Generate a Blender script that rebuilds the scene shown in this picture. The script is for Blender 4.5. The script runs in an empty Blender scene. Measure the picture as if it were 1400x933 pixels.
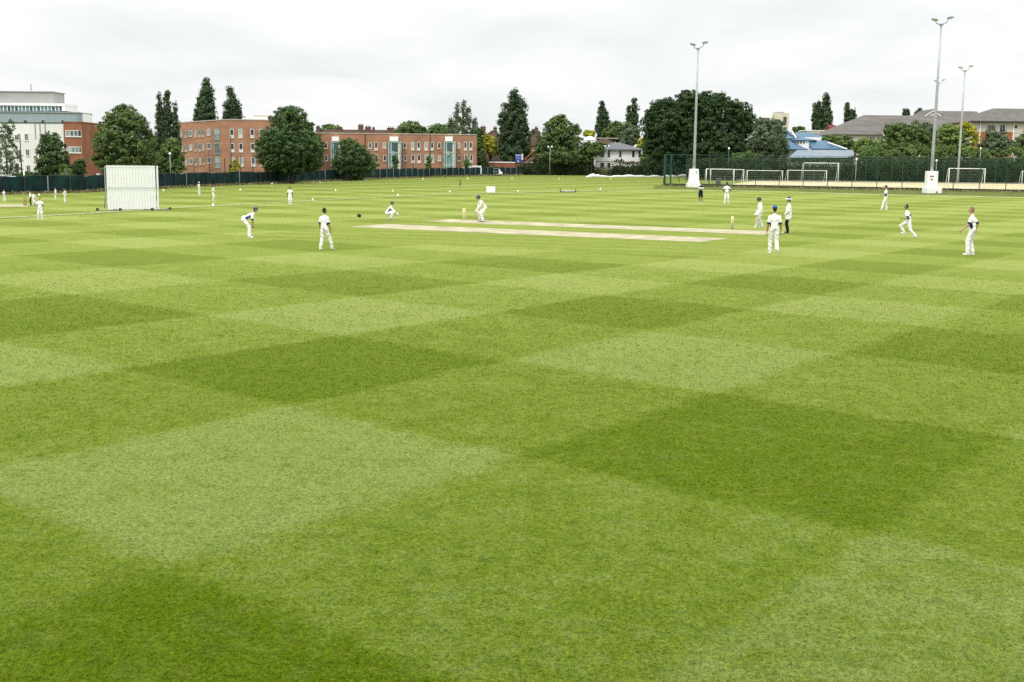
import bpy, bmesh, math, random
import numpy as np
from mathutils import Vector, Matrix

random.seed(7); rng = np.random.default_rng(7)
PI = math.pi; rad = math.radians
sc = bpy.context.scene
COL = sc.collection

# ------------------------------------------------------------------ camera / site survey
FPX = 1580.0; CAMH = 3.45; ROLL = 0.0108
PITCH = math.atan((466.5-228.0)/FPX)
_cp, _sp = math.cos(PITCH), math.sin(PITCH)
_F = np.array([0, _cp, -_sp]); _R0 = np.array([1.0, 0, 0]); _U0 = np.array([0, _sp, _cp])
_c, _s = math.cos(ROLL), math.sin(ROLL)
_R = _c*_R0+_s*_U0; _U = -_s*_R0+_c*_U0

def _g(t): return 0.0 if t <= 0 else (0.0095*t*t/60 if t < 30 else 0.0095*(t-15))
def zg(y): return _g(y-95)-_g(y-253)          # the outfield climbs gently to the far fence
def ray(px, py): return _F+(px-700)/FPX*_R-(py-466.5)/FPX*_U
def ground(px, py):
    d = ray(px, py); z = 0.0; t = 50
    for i in range(80):
        t = (z-CAMH)/d[2]; z = 0.5*z+0.5*zg(d[1]*t)
    return Vector((d[0]*t, d[1]*t, zg(d[1]*t)))
def at(px, py, Y):
    d = ray(px, py); t = Y/d[1]
    return Vector((d[0]*t, Y, CAMH+d[2]*t))
def on_plane(px, py, p0, n):
    d = Vector(ray(px, py)); o = Vector((0, 0, CAMH)); n = Vector(n)
    return o+d*((Vector(p0)-o).dot(n)/d.dot(n))

# ------------------------------------------------------------------ helpers
def link(o, parent=None):
    COL.objects.link(o)
    if parent: o.parent = parent
    return o
def tag(o, label=None, cat=None, group=None, kind=None):
    if label: o['label'] = label
    if cat: o['category'] = cat
    if group: o['group'] = group
    if kind: o['kind'] = kind
    return o
def empty(name, loc, rz=0, label=None, cat=None, group=None):
    o = bpy.data.objects.new(name, None); o.empty_display_size = 0.3
    o.location = loc; o.rotation_euler = (0, 0, rz); link(o)
    return tag(o, label, cat, group)

class MB:
    def __init__(s): s.v = []; s.f = []; s.m = []
    def add(s, vs, fs, mi=0):
        k = len(s.v); s.v += [tuple(v) for v in vs]
        s.f += [tuple(i+k for i in f) for f in fs]; s.m += [mi]*len(fs); return s
    def box(s, c, size, rot=None, mi=0):
        hx, hy, hz = size[0]/2, size[1]/2, size[2]/2
        vs = [Vector((x, y, z)) for x in (-hx, hx) for y in (-hy, hy) for z in (-hz, hz)]
        if rot is not None: vs = [rot @ v for v in vs]
        vs = [v+Vector(c) for v in vs]
        return s.add(vs, [(0, 1, 3, 2), (4, 6, 7, 5), (0, 4, 5, 1), (2, 3, 7, 6), (0, 2, 6, 4), (1, 5, 7, 3)], mi)
    def bmm(s, a, b, mi=0):
        return s.box([(a[i]+b[i])/2 for i in range(3)], [abs(b[i]-a[i]) for i in range(3)], None, mi)
    def tube(s, pts, r, n=8, mi=0, cap=True):
        pts = [Vector(p) for p in pts]; rs = r if isinstance(r, (list, tuple)) else [r]*len(pts)
        k = len(s.v); vs = []; up = None
        for i, p in enumerate(pts):
            t = (pts[min(i+1, len(pts)-1)]-pts[max(i-1, 0)]).normalized()
            if up is None: up = Vector((0, 0, 1)) if abs(t.z) < 0.9 else Vector((1, 0, 0))
            a = t.cross(up).normalized(); b = t.cross(a).normalized()
            for j in range(n):
                q = 2*PI*j/n; vs.append(p+a*math.cos(q)*rs[i]+b*math.sin(q)*rs[i])
        fs = []
        for i in range(len(pts)-1):
            for j in range(n):
                fs.append((i*n+j, i*n+(j+1) % n, (i+1)*n+(j+1) % n, (i+1)*n+j))
        if cap: fs.append(tuple(range(n-1, -1, -1))); fs.append(tuple((len(pts)-1)*n+j for j in range(n)))
        return s.add(vs, fs, mi)
    def ell(s, c, r, rot=None, nu=12, nv=8, mi=0, zmin=-1.0):
        vs = []; c = Vector(c)
        t0 = math.asin(max(-1, zmin))
        for i in range(nv+1):
            th = t0+(PI/2-t0)*i/nv
            for j in range(nu):
                ph = 2*PI*j/nu
                v = Vector((r[0]*math.cos(th)*math.cos(ph), r[1]*math.cos(th)*math.sin(ph), r[2]*math.sin(th)))
                vs.append((rot @ v if rot is not None else v)+c)
        fs = [(i*nu+j, i*nu+(j+1) % nu, (i+1)*nu+(j+1) % nu, (i+1)*nu+j) for i in range(nv) for j in range(nu)]
        fs.append(tuple(range(nu-1, -1, -1)))
        return s.add(vs, fs, mi)
    def cap(s, a, ra, b, rb, n=10):
        a, b = Vector(a), Vector(b); d = (b-a)
        if d.length < 1e-6: return s.ell(a, (ra,)*3)
        t = d.normalized(); pts = []; rs = []
        for k in (1.0, 0.8, 0.45, 0.0):
            pts.append(a-t*ra*k*0.999); rs.append(max(ra*math.sqrt(max(0, 1-k*k)), ra*0.05))
        for k in (0.0, 0.45, 0.8, 1.0):
            pts.append(b+t*rb*k*0.999); rs.append(max(rb*math.sqrt(max(0, 1-k*k)), rb*0.05))
        return s.tube(pts, rs, n)
    def prism(s, poly, axis_vec, mi=0):
        n = len(poly); poly = [Vector(p) for p in poly]; av = Vector(axis_vec)
        return s.add(poly+[p+av for p in poly], [tuple(range(n-1, -1, -1)), tuple(range(n, 2*n))]+[(i, (i+1) % n, n+(i+1) % n, n+i) for i in range(n)], mi)
    def mesh(s, name, mats, smooth=False):
        me = bpy.data.meshes.new(name); me.from_pydata([tuple(v) for v in s.v], [], s.f)
        for m in (mats if isinstance(mats, (list, tuple)) else [mats]): me.materials.append(m)
        me.polygons.foreach_set('material_index', s.m)
        if smooth: me.polygons.foreach_set('use_smooth', [True]*len(s.f))
        me.validate(); me.update()
        bm = bmesh.new(); bm.from_mesh(me); bmesh.ops.recalc_face_normals(bm, faces=bm.faces); bm.to_mesh(me); bm.free()
        return me
    def build(s, name, mats, parent=None, smooth=False, loc=None, bevel=0):
        o = bpy.data.objects.new(name, s.mesh(name, mats, smooth)); link(o, parent)
        if loc is not None: o.location = loc
        if bevel:
            md = o.modifiers.new('edge', 'BEVEL'); md.width = bevel; md.segments = 2; md.limit_method = 'ANGLE'
        return o

# ------------------------------------------------------------------ materials
def mat(name, col, rough=0.7, spec=0.3, var=0.0, scale=3.0, metal=0.0, bump=0.0, bscale=20.0, var2=None, trans=0.0, stretch=None):
    m = bpy.data.materials.new(name); m.use_nodes = True; nt = m.node_tree; N = nt.nodes; L = nt.links
    b = N['Principled BSDF']; b.inputs['Roughness'].default_value = rough; b.inputs['Metallic'].default_value = metal
    b.inputs['Specular IOR Level'].default_value = spec
    c4 = (*col, 1); b.inputs['Base Color'].default_value = c4
    tc = N.new('ShaderNodeTexCoord'); src = tc.outputs['Object']
    if stretch:
        mp = N.new('ShaderNodeMapping'); mp.inputs['Scale'].default_value = stretch; L.new(src, mp.inputs[0]); src = mp.outputs[0]
    if var > 0 or var2:
        n = N.new('ShaderNodeTexNoise'); n.inputs['Scale'].default_value = scale; n.inputs['Detail'].default_value = 5; L.new(src, n.inputs['Vector'])
        r = N.new('ShaderNodeMapRange'); r.inputs[1].default_value = 0.3; r.inputs[2].default_value = 0.7; L.new(n.outputs[0], r.inputs[0])
        mx = N.new('ShaderNodeMix'); mx.data_type = 'RGBA'
        a = tuple(max(0, x*(1-var)) for x in col); d = var2 if var2 else tuple(min(1, x*(1+var)) for x in col)
        mx.inputs[6].default_value = (*a, 1); mx.inputs[7].default_value = (*d, 1)
        L.new(r.outputs[0], mx.inputs[0]); L.new(mx.outputs[2], b.inputs['Base Color'])
    if bump > 0:
        n2 = N.new('ShaderNodeTexNoise'); n2.inputs['Scale'].default_value = bscale; n2.inputs['Detail'].default_value = 4; L.new(src, n2.inputs['Vector'])
        bp = N.new('ShaderNodeBump'); bp.inputs['Strength'].default_value = bump; bp.inputs['Distance'].default_value = 0.05
        L.new(n2.outputs[0], bp.inputs['Height']); L.new(bp.outputs[0], b.inputs['Normal'])
    return m

def brick_mat(name, c1, c2, mortar, scale=1.0):
    m = bpy.data.materials.new(name); m.use_nodes = True; nt = m.node_tree; N = nt.nodes; L = nt.links
    b = N['Principled BSDF']; b.inputs['Roughness'].default_value = 0.9; b.inputs['Specular IOR Level'].default_value = 0.15
    tc = N.new('ShaderNodeTexCoord'); sx = N.new('ShaderNodeSeparateXYZ'); L.new(tc.outputs['Object'], sx.inputs[0])
    ad = N.new('ShaderNodeMath'); ad.operation = 'ADD'; L.new(sx.outputs[0], ad.inputs[0]); L.new(sx.outputs[1], ad.inputs[1])
    cb = N.new('ShaderNodeCombineXYZ'); L.new(ad.outputs[0], cb.inputs[0]); L.new(sx.outputs[2], cb.inputs[1])
    br = N.new('ShaderNodeTexBrick'); br.inputs['Scale'].default_value = 4.4*scale
    br.inputs['Color1'].default_value = (*c1, 1); br.inputs['Color2'].default_value = (*c2, 1); br.inputs['Mortar'].default_value = (*mortar, 1)
    br.inputs['Mortar Size'].default_value = 0.03; L.new(cb.outputs[0], br.inputs['Vector'])
    n = N.new('ShaderNodeTexNoise'); n.inputs['Scale'].default_value = 0.45; n.inputs['Detail'].default_value = 6; L.new(cb.outputs[0], n.inputs['Vector'])
    mr = N.new('ShaderNodeMapRange'); mr.inputs[1].default_value = 0.3; mr.inputs[2].default_value = 0.7; mr.inputs[3].default_value = 0.78; mr.inputs[4].default_value = 1.18; L.new(n.outputs[0], mr.inputs[0])
    mx = N.new('ShaderNodeMix'); mx.data_type = 'RGBA'; mx.blend_type = 'MULTIPLY'; mx.inputs[0].default_value = 1
    L.new(br.outputs[0], mx.inputs[6]); L.new(mr.outputs[0], mx.inputs[7]); L.new(mx.outputs[2], b.inputs['Base Color'])
    return m

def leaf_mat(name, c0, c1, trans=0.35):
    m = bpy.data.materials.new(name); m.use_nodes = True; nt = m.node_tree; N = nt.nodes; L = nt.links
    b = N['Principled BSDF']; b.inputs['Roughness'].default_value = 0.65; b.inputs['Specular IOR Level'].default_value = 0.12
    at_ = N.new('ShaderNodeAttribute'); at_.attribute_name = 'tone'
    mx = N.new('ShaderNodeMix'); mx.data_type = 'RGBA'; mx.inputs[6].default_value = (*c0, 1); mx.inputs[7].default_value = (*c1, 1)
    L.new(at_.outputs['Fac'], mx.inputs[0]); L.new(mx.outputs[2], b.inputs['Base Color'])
    t = N.new('ShaderNodeBsdfTranslucent'); L.new(mx.outputs[2], t.inputs[0])
    ms = N.new('ShaderNodeMixShader'); ms.inputs[0].default_value = trans
    L.new(b.outputs[0], ms.inputs[1]); L.new(t.outputs[0], ms.inputs[2]); L.new(ms.outputs[0], N['Material Output'].inputs[0])
    return m

def glass_mat(name, col, rough=0.12):
    m = mat(name, col, rough, 0.6, var=0.35, scale=0.35); return m

M = {}
M['white'] = mat('white_paint', (0.87, 0.87, 0.86), 0.5, 0.3, var=0.03, scale=2)
M['frame_white'] = mat('white_window_frame', (0.6, 0.6, 0.59), 0.5, 0.3, var=0.1, scale=0.6)
M['white_pvc'] = mat('white_plastic_sheet', (0.8, 0.8, 0.78), 0.45, 0.4, var=0.06, scale=1.5, bump=0.1, bscale=6)
M['render'] = mat('white_render', (0.84, 0.82, 0.81), 0.9, 0.1, var=0.06, scale=0.4, bump=0.1)
M['pinkrender'] = mat('pale_render', (0.7, 0.68, 0.675), 0.9, 0.1, var=0.08, scale=0.35)
M['cream'] = mat('cream_render', (0.6, 0.54, 0.44), 0.9, 0.1, var=0.1, scale=0.4)
M['beige'] = mat('beige_render', (0.58, 0.52, 0.45), 0.9, 0.1, var=0.1, scale=0.3)
M['brick'] = brick_mat('red_brick', (0.4, 0.178, 0.1), (0.32, 0.135, 0.076), (0.33, 0.235, 0.175))
M['brick_dark'] = brick_mat('brown_brick', (0.33, 0.11, 0.06), (0.26, 0.085, 0.045), (0.24, 0.16, 0.11))
M['brick_or'] = brick_mat('orange_brick', (0.42, 0.15, 0.06), (0.34, 0.11, 0.045), (0.3, 0.19, 0.12))
M['brick_chimney'] = brick_mat('sooty_brick', (0.15, 0.075, 0.05), (0.11, 0.055, 0.04), (0.15, 0.11, 0.09))
M['coping'] = mat('stone_coping', (0.4, 0.36, 0.31), 0.85, 0.2, var=0.2, scale=1)
M['roof_brown'] = mat('brown_roof_tiles', (0.075, 0.048, 0.036), 0.9, 0.1, var=0.25, scale=1.2, bump=0.4, bscale=5)
M['roof_grey'] = mat('grey_roof_tiles', (0.125, 0.116, 0.108), 0.9, 0.1, var=0.2, scale=0.8, bump=0.4, bscale=5)
M['roof_greybrown'] = mat('weathered_roof_tiles', (0.132, 0.121, 0.112), 0.9, 0.1, var=0.22, scale=0.6, bump=0.4, bscale=5, stretch=(0.4, 1, 2))
M['slate'] = mat('slate_roof', (0.115, 0.12, 0.128), 0.8, 0.25, var=0.2, scale=1.5, bump=0.3, bscale=6)
M['roof_blue'] = mat('blue_metal_roof', (0.028, 0.095, 0.165), 0.45, 0.5, var=0.2, scale=0.8)
M['roof_bluepale'] = mat('pale_blue_metal_roof', (0.13, 0.175, 0.215), 0.4, 0.5, var=0.12, scale=0.8)
M['roof_red'] = mat('red_roof', (0.13, 0.022, 0.02), 0.8, 0.2, var=0.2)
M['cladding'] = mat('grey_metal_cladding', (0.3, 0.33, 0.34), 0.5, 0.4, var=0.1, scale=0.5)
M['cladding_blue'] = mat('bluish_metal_cladding', (0.27, 0.33, 0.36), 0.5, 0.4, var=0.12, scale=0.6, stretch=(6, 6, 0.4))
M['plantgrey'] = mat('grey_plant_screen', (0.34, 0.34, 0.335), 0.7, 0.2, var=0.06, scale=0.5)
M['glass'] = glass_mat('window_glass', (0.022, 0.026, 0.03))
M['glass_pale'] = glass_mat('curtained_window_glass', (0.3, 0.35, 0.36), 0.25)
M['glass_teal'] = glass_mat('teal_glass', (0.16, 0.28, 0.29), 0.2)
M['glass_tealdark'] = glass_mat('dark_teal_glass', (0.045, 0.09, 0.095), 0.2)
M['teal_frame'] = mat('pale_teal_frame', (0.34, 0.45, 0.43), 0.5, 0.4, var=0.1)
M['lintel'] = mat('stone_lintel', (0.28, 0.2, 0.15), 0.9, 0.1, var=0.2)
M['darkmetal'] = mat('dark_metal', (0.03, 0.032, 0.035), 0.5, 0.4)
M['galv'] = mat('galvanised_steel', (0.36, 0.38, 0.38), 0.45, 0.5, metal=0.3, var=0.12, scale=2)
M['galv_dull'] = mat('dull_grey_steel', (0.25, 0.27, 0.27), 0.5, 0.4, metal=0.2, var=0.12, scale=2)
M['lamp_head'] = mat('lamp_head_grey', (0.2, 0.2, 0.2), 0.5, 0.4)
M['lamp_lens'] = mat('lamp_lens', (0.6, 0.6, 0.58), 0.2, 0.5)
M['greenpost'] = mat('green_coated_steel', (0.014, 0.06, 0.046), 0.5, 0.4, var=0.1)
M['windbreak'] = mat('green_windbreak_netting', (0.012, 0.032, 0.032), 0.9, 0.1, var=0.45, scale=0.8, bump=0.5, bscale=2)
M['kick'] = mat('dark_kickboard', (0.03, 0.035, 0.03), 0.8, 0.2, var=0.4, scale=1.0)
M['concrete'] = mat('concrete_post', (0.22, 0.22, 0.2), 0.9, 0.1, var=0.2)
M['black'] = mat('black_rubber', (0.014, 0.014, 0.015), 0.6, 0.3)
M['navy'] = mat('navy_cloth', (0.02, 0.035, 0.13), 0.85, 0.15, var=0.15, scale=30)
M['navydark'] = mat('dark_navy_cloth', (0.012, 0.015, 0.04), 0.85, 0.15, var=0.2, scale=30)
M['bluecap'] = mat('blue_cap_cloth', (0.03, 0.08, 0.3), 0.8, 0.2)
M['greencap'] = mat('dark_green_helmet', (0.03, 0.05, 0.045), 0.35, 0.5)
M['greycap'] = mat('grey_navy_helmet', (0.045, 0.055, 0.09), 0.35, 0.5)
M['whites'] = mat('cricket_whites_cloth', (0.8, 0.79, 0.75), 0.9, 0.1, var=0.05, scale=12, bump=0.35, bscale=14)
M['whites_warm'] = mat('cream_cricket_cloth', (0.76, 0.72, 0.64), 0.9, 0.1, var=0.05, scale=12, bump=0.35, bscale=14)
M['blacktrouser'] = mat('black_trouser_cloth', (0.012, 0.013, 0.016), 0.9, 0.1, bump=0.3, bscale=14)
M['shoe'] = mat('white_shoe', (0.75, 0.75, 0.74), 0.5, 0.3, var=0.08, scale=10)
M['shoe_black'] = mat('black_shoe', (0.015, 0.015, 0.015), 0.4, 0.4)
M['shoe_red'] = mat('red_trim_shoe', (0.45, 0.12, 0.08), 0.5, 0.3)
M['skin'] = mat('fair_skin', (0.46, 0.25, 0.17), 0.55, 0.3, var=0.08, scale=15)
M['skin_mid'] = mat('tanned_skin', (0.3, 0.15, 0.085), 0.55, 0.3, var=0.08, scale=15)
M['skin_dark'] = mat('brown_skin', (0.1, 0.05, 0.03), 0.5, 0.35, var=0.08, scale=15)
M['hair_dark'] = mat('dark_hair', (0.012, 0.009, 0.008), 0.6, 0.3, bump=0.6, bscale=60)
M['hair_brown'] = mat('brown_hair', (0.09, 0.045, 0.02), 0.6, 0.3, bump=0.6, bscale=60)
M['hair_fair'] = mat('fair_hair', (0.22, 0.15, 0.085), 0.6, 0.3, bump=0.6, bscale=60)
M['eye'] = mat('eye', (0.01, 0.008, 0.006), 0.2, 0.5)
M['willow'] = mat('willow_wood', (0.42, 0.28, 0.14), 0.6, 0.3, var=0.15, scale=4, stretch=(8, 8, 0.8))
M['stump'] = mat('pale_stump_wood', (0.86, 0.74, 0.47), 0.6, 0.3, var=0.12, scale=4, stretch=(8, 8, 0.8))
M['stump_far'] = mat('brown_stump_wood', (0.24, 0.12, 0.06), 0.6, 0.3, var=0.12, scale=4)
M['rope'] = mat('white_boundary_rope', (0.5, 0.52, 0.3), 0.9, 0.1, var=0.2, scale=2)
M['wheel'] = mat('dark_tyre', (0.02, 0.02, 0.02), 0.8, 0.2)
M['sign_blue'] = mat('blue_sign', (0.03, 0.05, 0.28), 0.45, 0.4, var=0.1)
M['sign_white'] = mat('white_sign_text', (0.6, 0.62, 0.7), 0.5, 0.3)
M['yellow'] = mat('amber_globe', (0.75, 0.4, 0.03), 0.35, 0.4)
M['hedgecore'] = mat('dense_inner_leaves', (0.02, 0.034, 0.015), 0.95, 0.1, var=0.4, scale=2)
M['bark'] = mat('grey_bark', (0.06, 0.048, 0.036), 0.95, 0.1, var=0.3, scale=3, bump=0.6, bscale=8)
M['bark_pale'] = mat('pale_bark', (0.4, 0.38, 0.34), 0.9, 0.1, var=0.3, scale=3)
M['car_white'] = mat('white_car_paint', (0.72, 0.73, 0.74), 0.25, 0.6)
M['car_silver'] = mat('silver_car_paint', (0.35, 0.37, 0.39), 0.3, 0.6, metal=0.3)
M['car_dark'] = mat('dark_car_paint', (0.03, 0.035, 0.045), 0.25, 0.6)

LEAF = {
 'dark':   leaf_mat('dark_leaves', (0.045, 0.085, 0.033), (0.138, 0.217, 0.068)),
 'lime':   leaf_mat('olive_leaves', (0.062, 0.107, 0.037), (0.209, 0.278, 0.091)),
 'oak':    leaf_mat('deep_green_leaves', (0.031, 0.063, 0.024), (0.092, 0.148, 0.056)),
 'mid':    leaf_mat('mid_green_leaves', (0.074, 0.125, 0.038), (0.210, 0.291, 0.092)),
 'fresh':  leaf_mat('fresh_green_leaves', (0.110, 0.187, 0.049), (0.307, 0.416, 0.109)),
 'poplar': leaf_mat('poplar_leaves', (0.038, 0.076, 0.038), (0.122, 0.178, 0.078)),
 'grey':   leaf_mat('grey_green_leaves', (0.078, 0.115, 0.065), (0.220, 0.282, 0.151)),
 'yellow': leaf_mat('golden_leaves', (0.275, 0.276, 0.034), (0.600, 0.600, 0.068), 0.35),
 'gold':   leaf_mat('yellow_green_leaves', (0.154, 0.195, 0.027), (0.480, 0.471, 0.060), 0.35),
 'hedge':  leaf_mat('hedge_leaves', (0.026, 0.043, 0.017), (0.085, 0.115, 0.042)),
 'weed':   leaf_mat('dry_grass_blades', (0.120, 0.122, 0.051), (0.343, 0.293, 0.152), 0.3),
}

# ------------------------------------------------------------------ ground
def lawn_material(name='mown_grass', gain=1.0):
    m = bpy.data.materials.new(name); m.use_nodes = True; nt = m.node_tree; N = nt.nodes; L = nt.links
    b = N['Principled BSDF']
    geo = N.new('ShaderNodeNewGeometry'); pos = geo.outputs['Position']
    def math_(op, a, b_=None, c=None, clamp=False):
        n = N.new('ShaderNodeMath'); n.operation = op; n.use_clamp = clamp
        for i, v in enumerate((a, b_, c)):
            if v is None: continue
            if isinstance(v, (int, float)): n.inputs[i].default_value = v
            else: L.new(v, n.inputs[i])
        return n.outputs[0]
    def dot(vx, vy, c0):
        n = N.new('ShaderNodeVectorMath'); n.operation = 'DOT_PRODUCT'; L.new(pos, n.inputs[0]); n.inputs[1].default_value = (vx, vy, 0)
        return math_('ADD', n.outputs['Value'], c0)
    def noise(scale, detail=3, rough=0.5, stretch=None, vec=None):
        n = N.new('ShaderNodeTexNoise'); n.inputs['Scale'].default_value = scale; n.inputs['Detail'].default_value = detail; n.inputs['Roughness'].default_value = rough
        v = vec or pos
        if stretch:
            mp = N.new('ShaderNodeMapping'); mp.inputs['Scale'].default_value = stretch[:3]
            if len(stretch) > 3: mp.inputs['Rotation'].default_value = (0, 0, stretch[3])
            L.new(v, mp.inputs[0]); v = mp.outputs[0]
        L.new(v, n.inputs['Vector']); return n.outputs[0]
    def maprange(x, a, b_, c, d):
        n = N.new('ShaderNodeMapRange'); L.new(x, n.inputs[0])
        for i, v in enumerate((a, b_, c, d)): n.inputs[i+1].default_value = v
        return n.outputs[0]
    def curve(x, lo, hi, pts):
        t = math_('MULTIPLY', math_('SUBTRACT', x, lo), 1/(hi-lo))
        n = N.new('ShaderNodeFloatCurve'); cv = n.mapping.curves[0]
        P = [((p-lo)/(hi-lo), (q-lo)/(hi-lo)) for p, q in pts]
        cv.points[0].location = P[0]; cv.points[1].location = P[-1]
        for p in P[1:-1]: cv.points.new(*p)
        for p in cv.points: p.handle_type = 'VECTOR'
        n.mapping.update(); L.new(t, n.inputs['Value'])
        return math_('ADD', math_('MULTIPLY', n.outputs[0], hi-lo), lo)
    def mix(fac, a, b_, blend='MIX'):
        n = N.new('ShaderNodeMix'); n.data_type = 'RGBA'; n.blend_type = blend
        for i, v in ((0, fac), (6, a), (7, b_)):
            if isinstance(v, (int, float)): n.inputs[i].default_value = v
            elif isinstance(v, tuple): n.inputs[i].default_value = (*v, 1)
            else: L.new(v, n.inputs[i])
        return n.outputs[2]
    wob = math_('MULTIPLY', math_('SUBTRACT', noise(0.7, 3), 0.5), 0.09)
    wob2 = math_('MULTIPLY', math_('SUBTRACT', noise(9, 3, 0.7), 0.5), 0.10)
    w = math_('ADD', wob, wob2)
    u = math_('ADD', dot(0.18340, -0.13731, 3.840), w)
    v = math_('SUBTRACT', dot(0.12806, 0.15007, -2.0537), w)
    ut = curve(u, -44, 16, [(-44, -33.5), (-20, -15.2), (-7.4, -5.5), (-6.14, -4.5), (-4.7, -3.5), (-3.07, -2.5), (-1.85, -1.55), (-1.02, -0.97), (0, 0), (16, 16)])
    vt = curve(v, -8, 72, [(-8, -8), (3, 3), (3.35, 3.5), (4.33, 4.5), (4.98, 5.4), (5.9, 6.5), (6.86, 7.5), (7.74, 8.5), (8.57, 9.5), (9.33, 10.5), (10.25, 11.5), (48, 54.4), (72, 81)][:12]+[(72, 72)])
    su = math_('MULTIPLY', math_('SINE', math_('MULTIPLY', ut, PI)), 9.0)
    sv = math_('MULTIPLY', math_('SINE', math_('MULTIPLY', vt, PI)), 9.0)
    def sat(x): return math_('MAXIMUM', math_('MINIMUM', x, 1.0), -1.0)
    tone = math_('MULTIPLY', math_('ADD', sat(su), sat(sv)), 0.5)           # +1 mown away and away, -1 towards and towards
    # every mower run comes out a little different, with fine wheel lines along it
    def runs(t, seed):
        n = N.new('ShaderNodeTexWhiteNoise'); n.noise_dimensions = '1D'
        L.new(math_('ADD', math_('FLOOR', math_('MULTIPLY', t, 1.0)), seed), n.inputs['W']); return maprange(n.outputs['Value'], 0, 1, -0.1, 0.1)
    def wheel(t, k):
        f = math_('FRACT', math_('MULTIPLY', t, k)); return math_('MULTIPLY', maprange(math_('ABSOLUTE', math_('SUBTRACT', f, 0.5)), 0.40, 0.5, 0, 0.14), noise(0.9, 3))
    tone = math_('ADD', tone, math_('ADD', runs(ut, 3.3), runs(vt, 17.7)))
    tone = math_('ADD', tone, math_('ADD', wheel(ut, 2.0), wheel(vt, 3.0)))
    tone = math_('ADD', tone, math_('MULTIPLY', maprange(ut, 2.95, 3.05, 0, 0.42), maprange(vt, -0.05, 0.05, 1, 0)))  # near right squares darkened in the colour, standing in for lens falloff
    # pitch square: parallel mower lines along the pitches
    ang = rad(-24.5); ca, sa = math.cos(ang), math.sin(ang)
    pc = (1.5, 60.0)
    pp = dot(ca, sa, -(ca*pc[0]+sa*pc[1])); qq = dot(-sa, ca, sa*pc[0]-ca*pc[1])
    edge = math_('MULTIPLY', math_('SUBTRACT', noise(0.5, 3), 0.5), 1.2)
    inp = maprange(math_('ABSOLUTE', math_('ADD', pp, edge)), 11.6, 12.4, 1, 0)
    inq = maprange(math_('ABSOLUTE', math_('ADD', math_('ADD', qq, 1.6), edge)), 8.6, 9.0, 1, 0)
    sq = math_('MULTIPLY', inp, inq)
    fine = noise(1.1, 3, 0.6, (0.05, 1, 1, -ang))
    st = math_('MULTIPLY', math_('SINE', math_('MULTIPLY', math_('ADD', qq, math_('MULTIPLY', fine, 1.2)), 2*PI/2.3)), 0.25)
    st = math_('ADD', st, maprange(fine, 0.3, 0.7, -0.5, 0.7))
    tone = math_('ADD', math_('MULTIPLY', tone, math_('SUBTRACT', 1, sq)), math_('MULTIPLY', st, sq))
    # blades lean unevenly
    big = noise(0.16, 4, 0.6); med = noise(1.3, 5, 0.6); cl = noise(5.5, 4, 0.6)
    tone = math_('ADD', tone, maprange(big, 0.3, 0.7, -0.16, 0.16))
    tone = math_('ADD', tone, maprange(med, 0.3, 0.7, -0.4, 0.4))
    tone = math_('ADD', tone, maprange(cl, 0.3, 0.7, -0.5, 0.5))
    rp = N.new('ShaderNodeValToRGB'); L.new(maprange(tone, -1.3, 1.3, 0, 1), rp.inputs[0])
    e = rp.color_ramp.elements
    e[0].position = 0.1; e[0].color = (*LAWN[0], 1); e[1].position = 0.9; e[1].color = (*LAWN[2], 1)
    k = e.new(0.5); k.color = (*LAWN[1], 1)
    col = rp.outputs[0]
    # tufts and blades: clump, blade and fleck scale
    n1 = noise(22, 4, 0.7); n2 = noise(75, 3, 0.7); n3 = noise(190, 2, 0.6)
    tex = math_('ADD', math_('ADD', math_('MULTIPLY', n1, 0.5), math_('MULTIPLY', n2, 0.35)), math_('MULTIPLY', n3, 0.15))
    col = mix(1.0, col, maprange(tex, 0.38, 0.62, 0.42, 1.58), 'MULTIPLY')
    dry = maprange(noise(48, 3, 0.7), 0.6, 0.74, 0, 0.55)
    col = mix(dry, col, (0.27, 0.25, 0.075))
    dry2 = maprange(noise(2.6, 6, 0.7), 0.55, 0.75, 0, 0.35)
    col = mix(dry2, col, (0.2, 0.19, 0.055))
    blue = maprange(noise(1.7, 5, 0.65, (1, 1, 1, 0.7)), 0.55, 0.75, 0, 0.3)
    col = mix(blue, col, (0.075, 0.125, 0.035))
    clump = maprange(noise(3.2, 5, 0.7), 0.52, 0.72, 0, 0.55)
    col = mix(clump, col, (0.05, 0.092, 0.012))
    fleck = maprange(noise(14, 3, 0.6), 0.62, 0.72, 0, 0.5)
    col = mix(fleck, col, (0.19, 0.2, 0.04))
    worn = maprange(noise(0.35, 5, 0.65, (1, 1, 1, 1.3)), 0.6, 0.75, 0, 0.45)
    col = mix(math_('MULTIPLY', worn, sq), col, (0.2, 0.17, 0.07))
    if gain != 1.0: col = mix(1.0, col, (gain, gain, gain), 'MULTIPLY')
    L.new(col, b.inputs['Base Color'])
    b.inputs['Roughness'].default_value = 0.85; b.inputs['Specular IOR Level'].default_value = 0.0
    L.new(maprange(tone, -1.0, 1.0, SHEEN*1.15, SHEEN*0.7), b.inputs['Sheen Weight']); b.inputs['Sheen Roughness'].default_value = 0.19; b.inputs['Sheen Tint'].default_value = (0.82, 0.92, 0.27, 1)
    bp = N.new('ShaderNodeBump'); bp.inputs['Strength'].default_value = 0.35; bp.inputs['Distance'].default_value = 0.02
    L.new(tex, bp.inputs['Height'])
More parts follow.
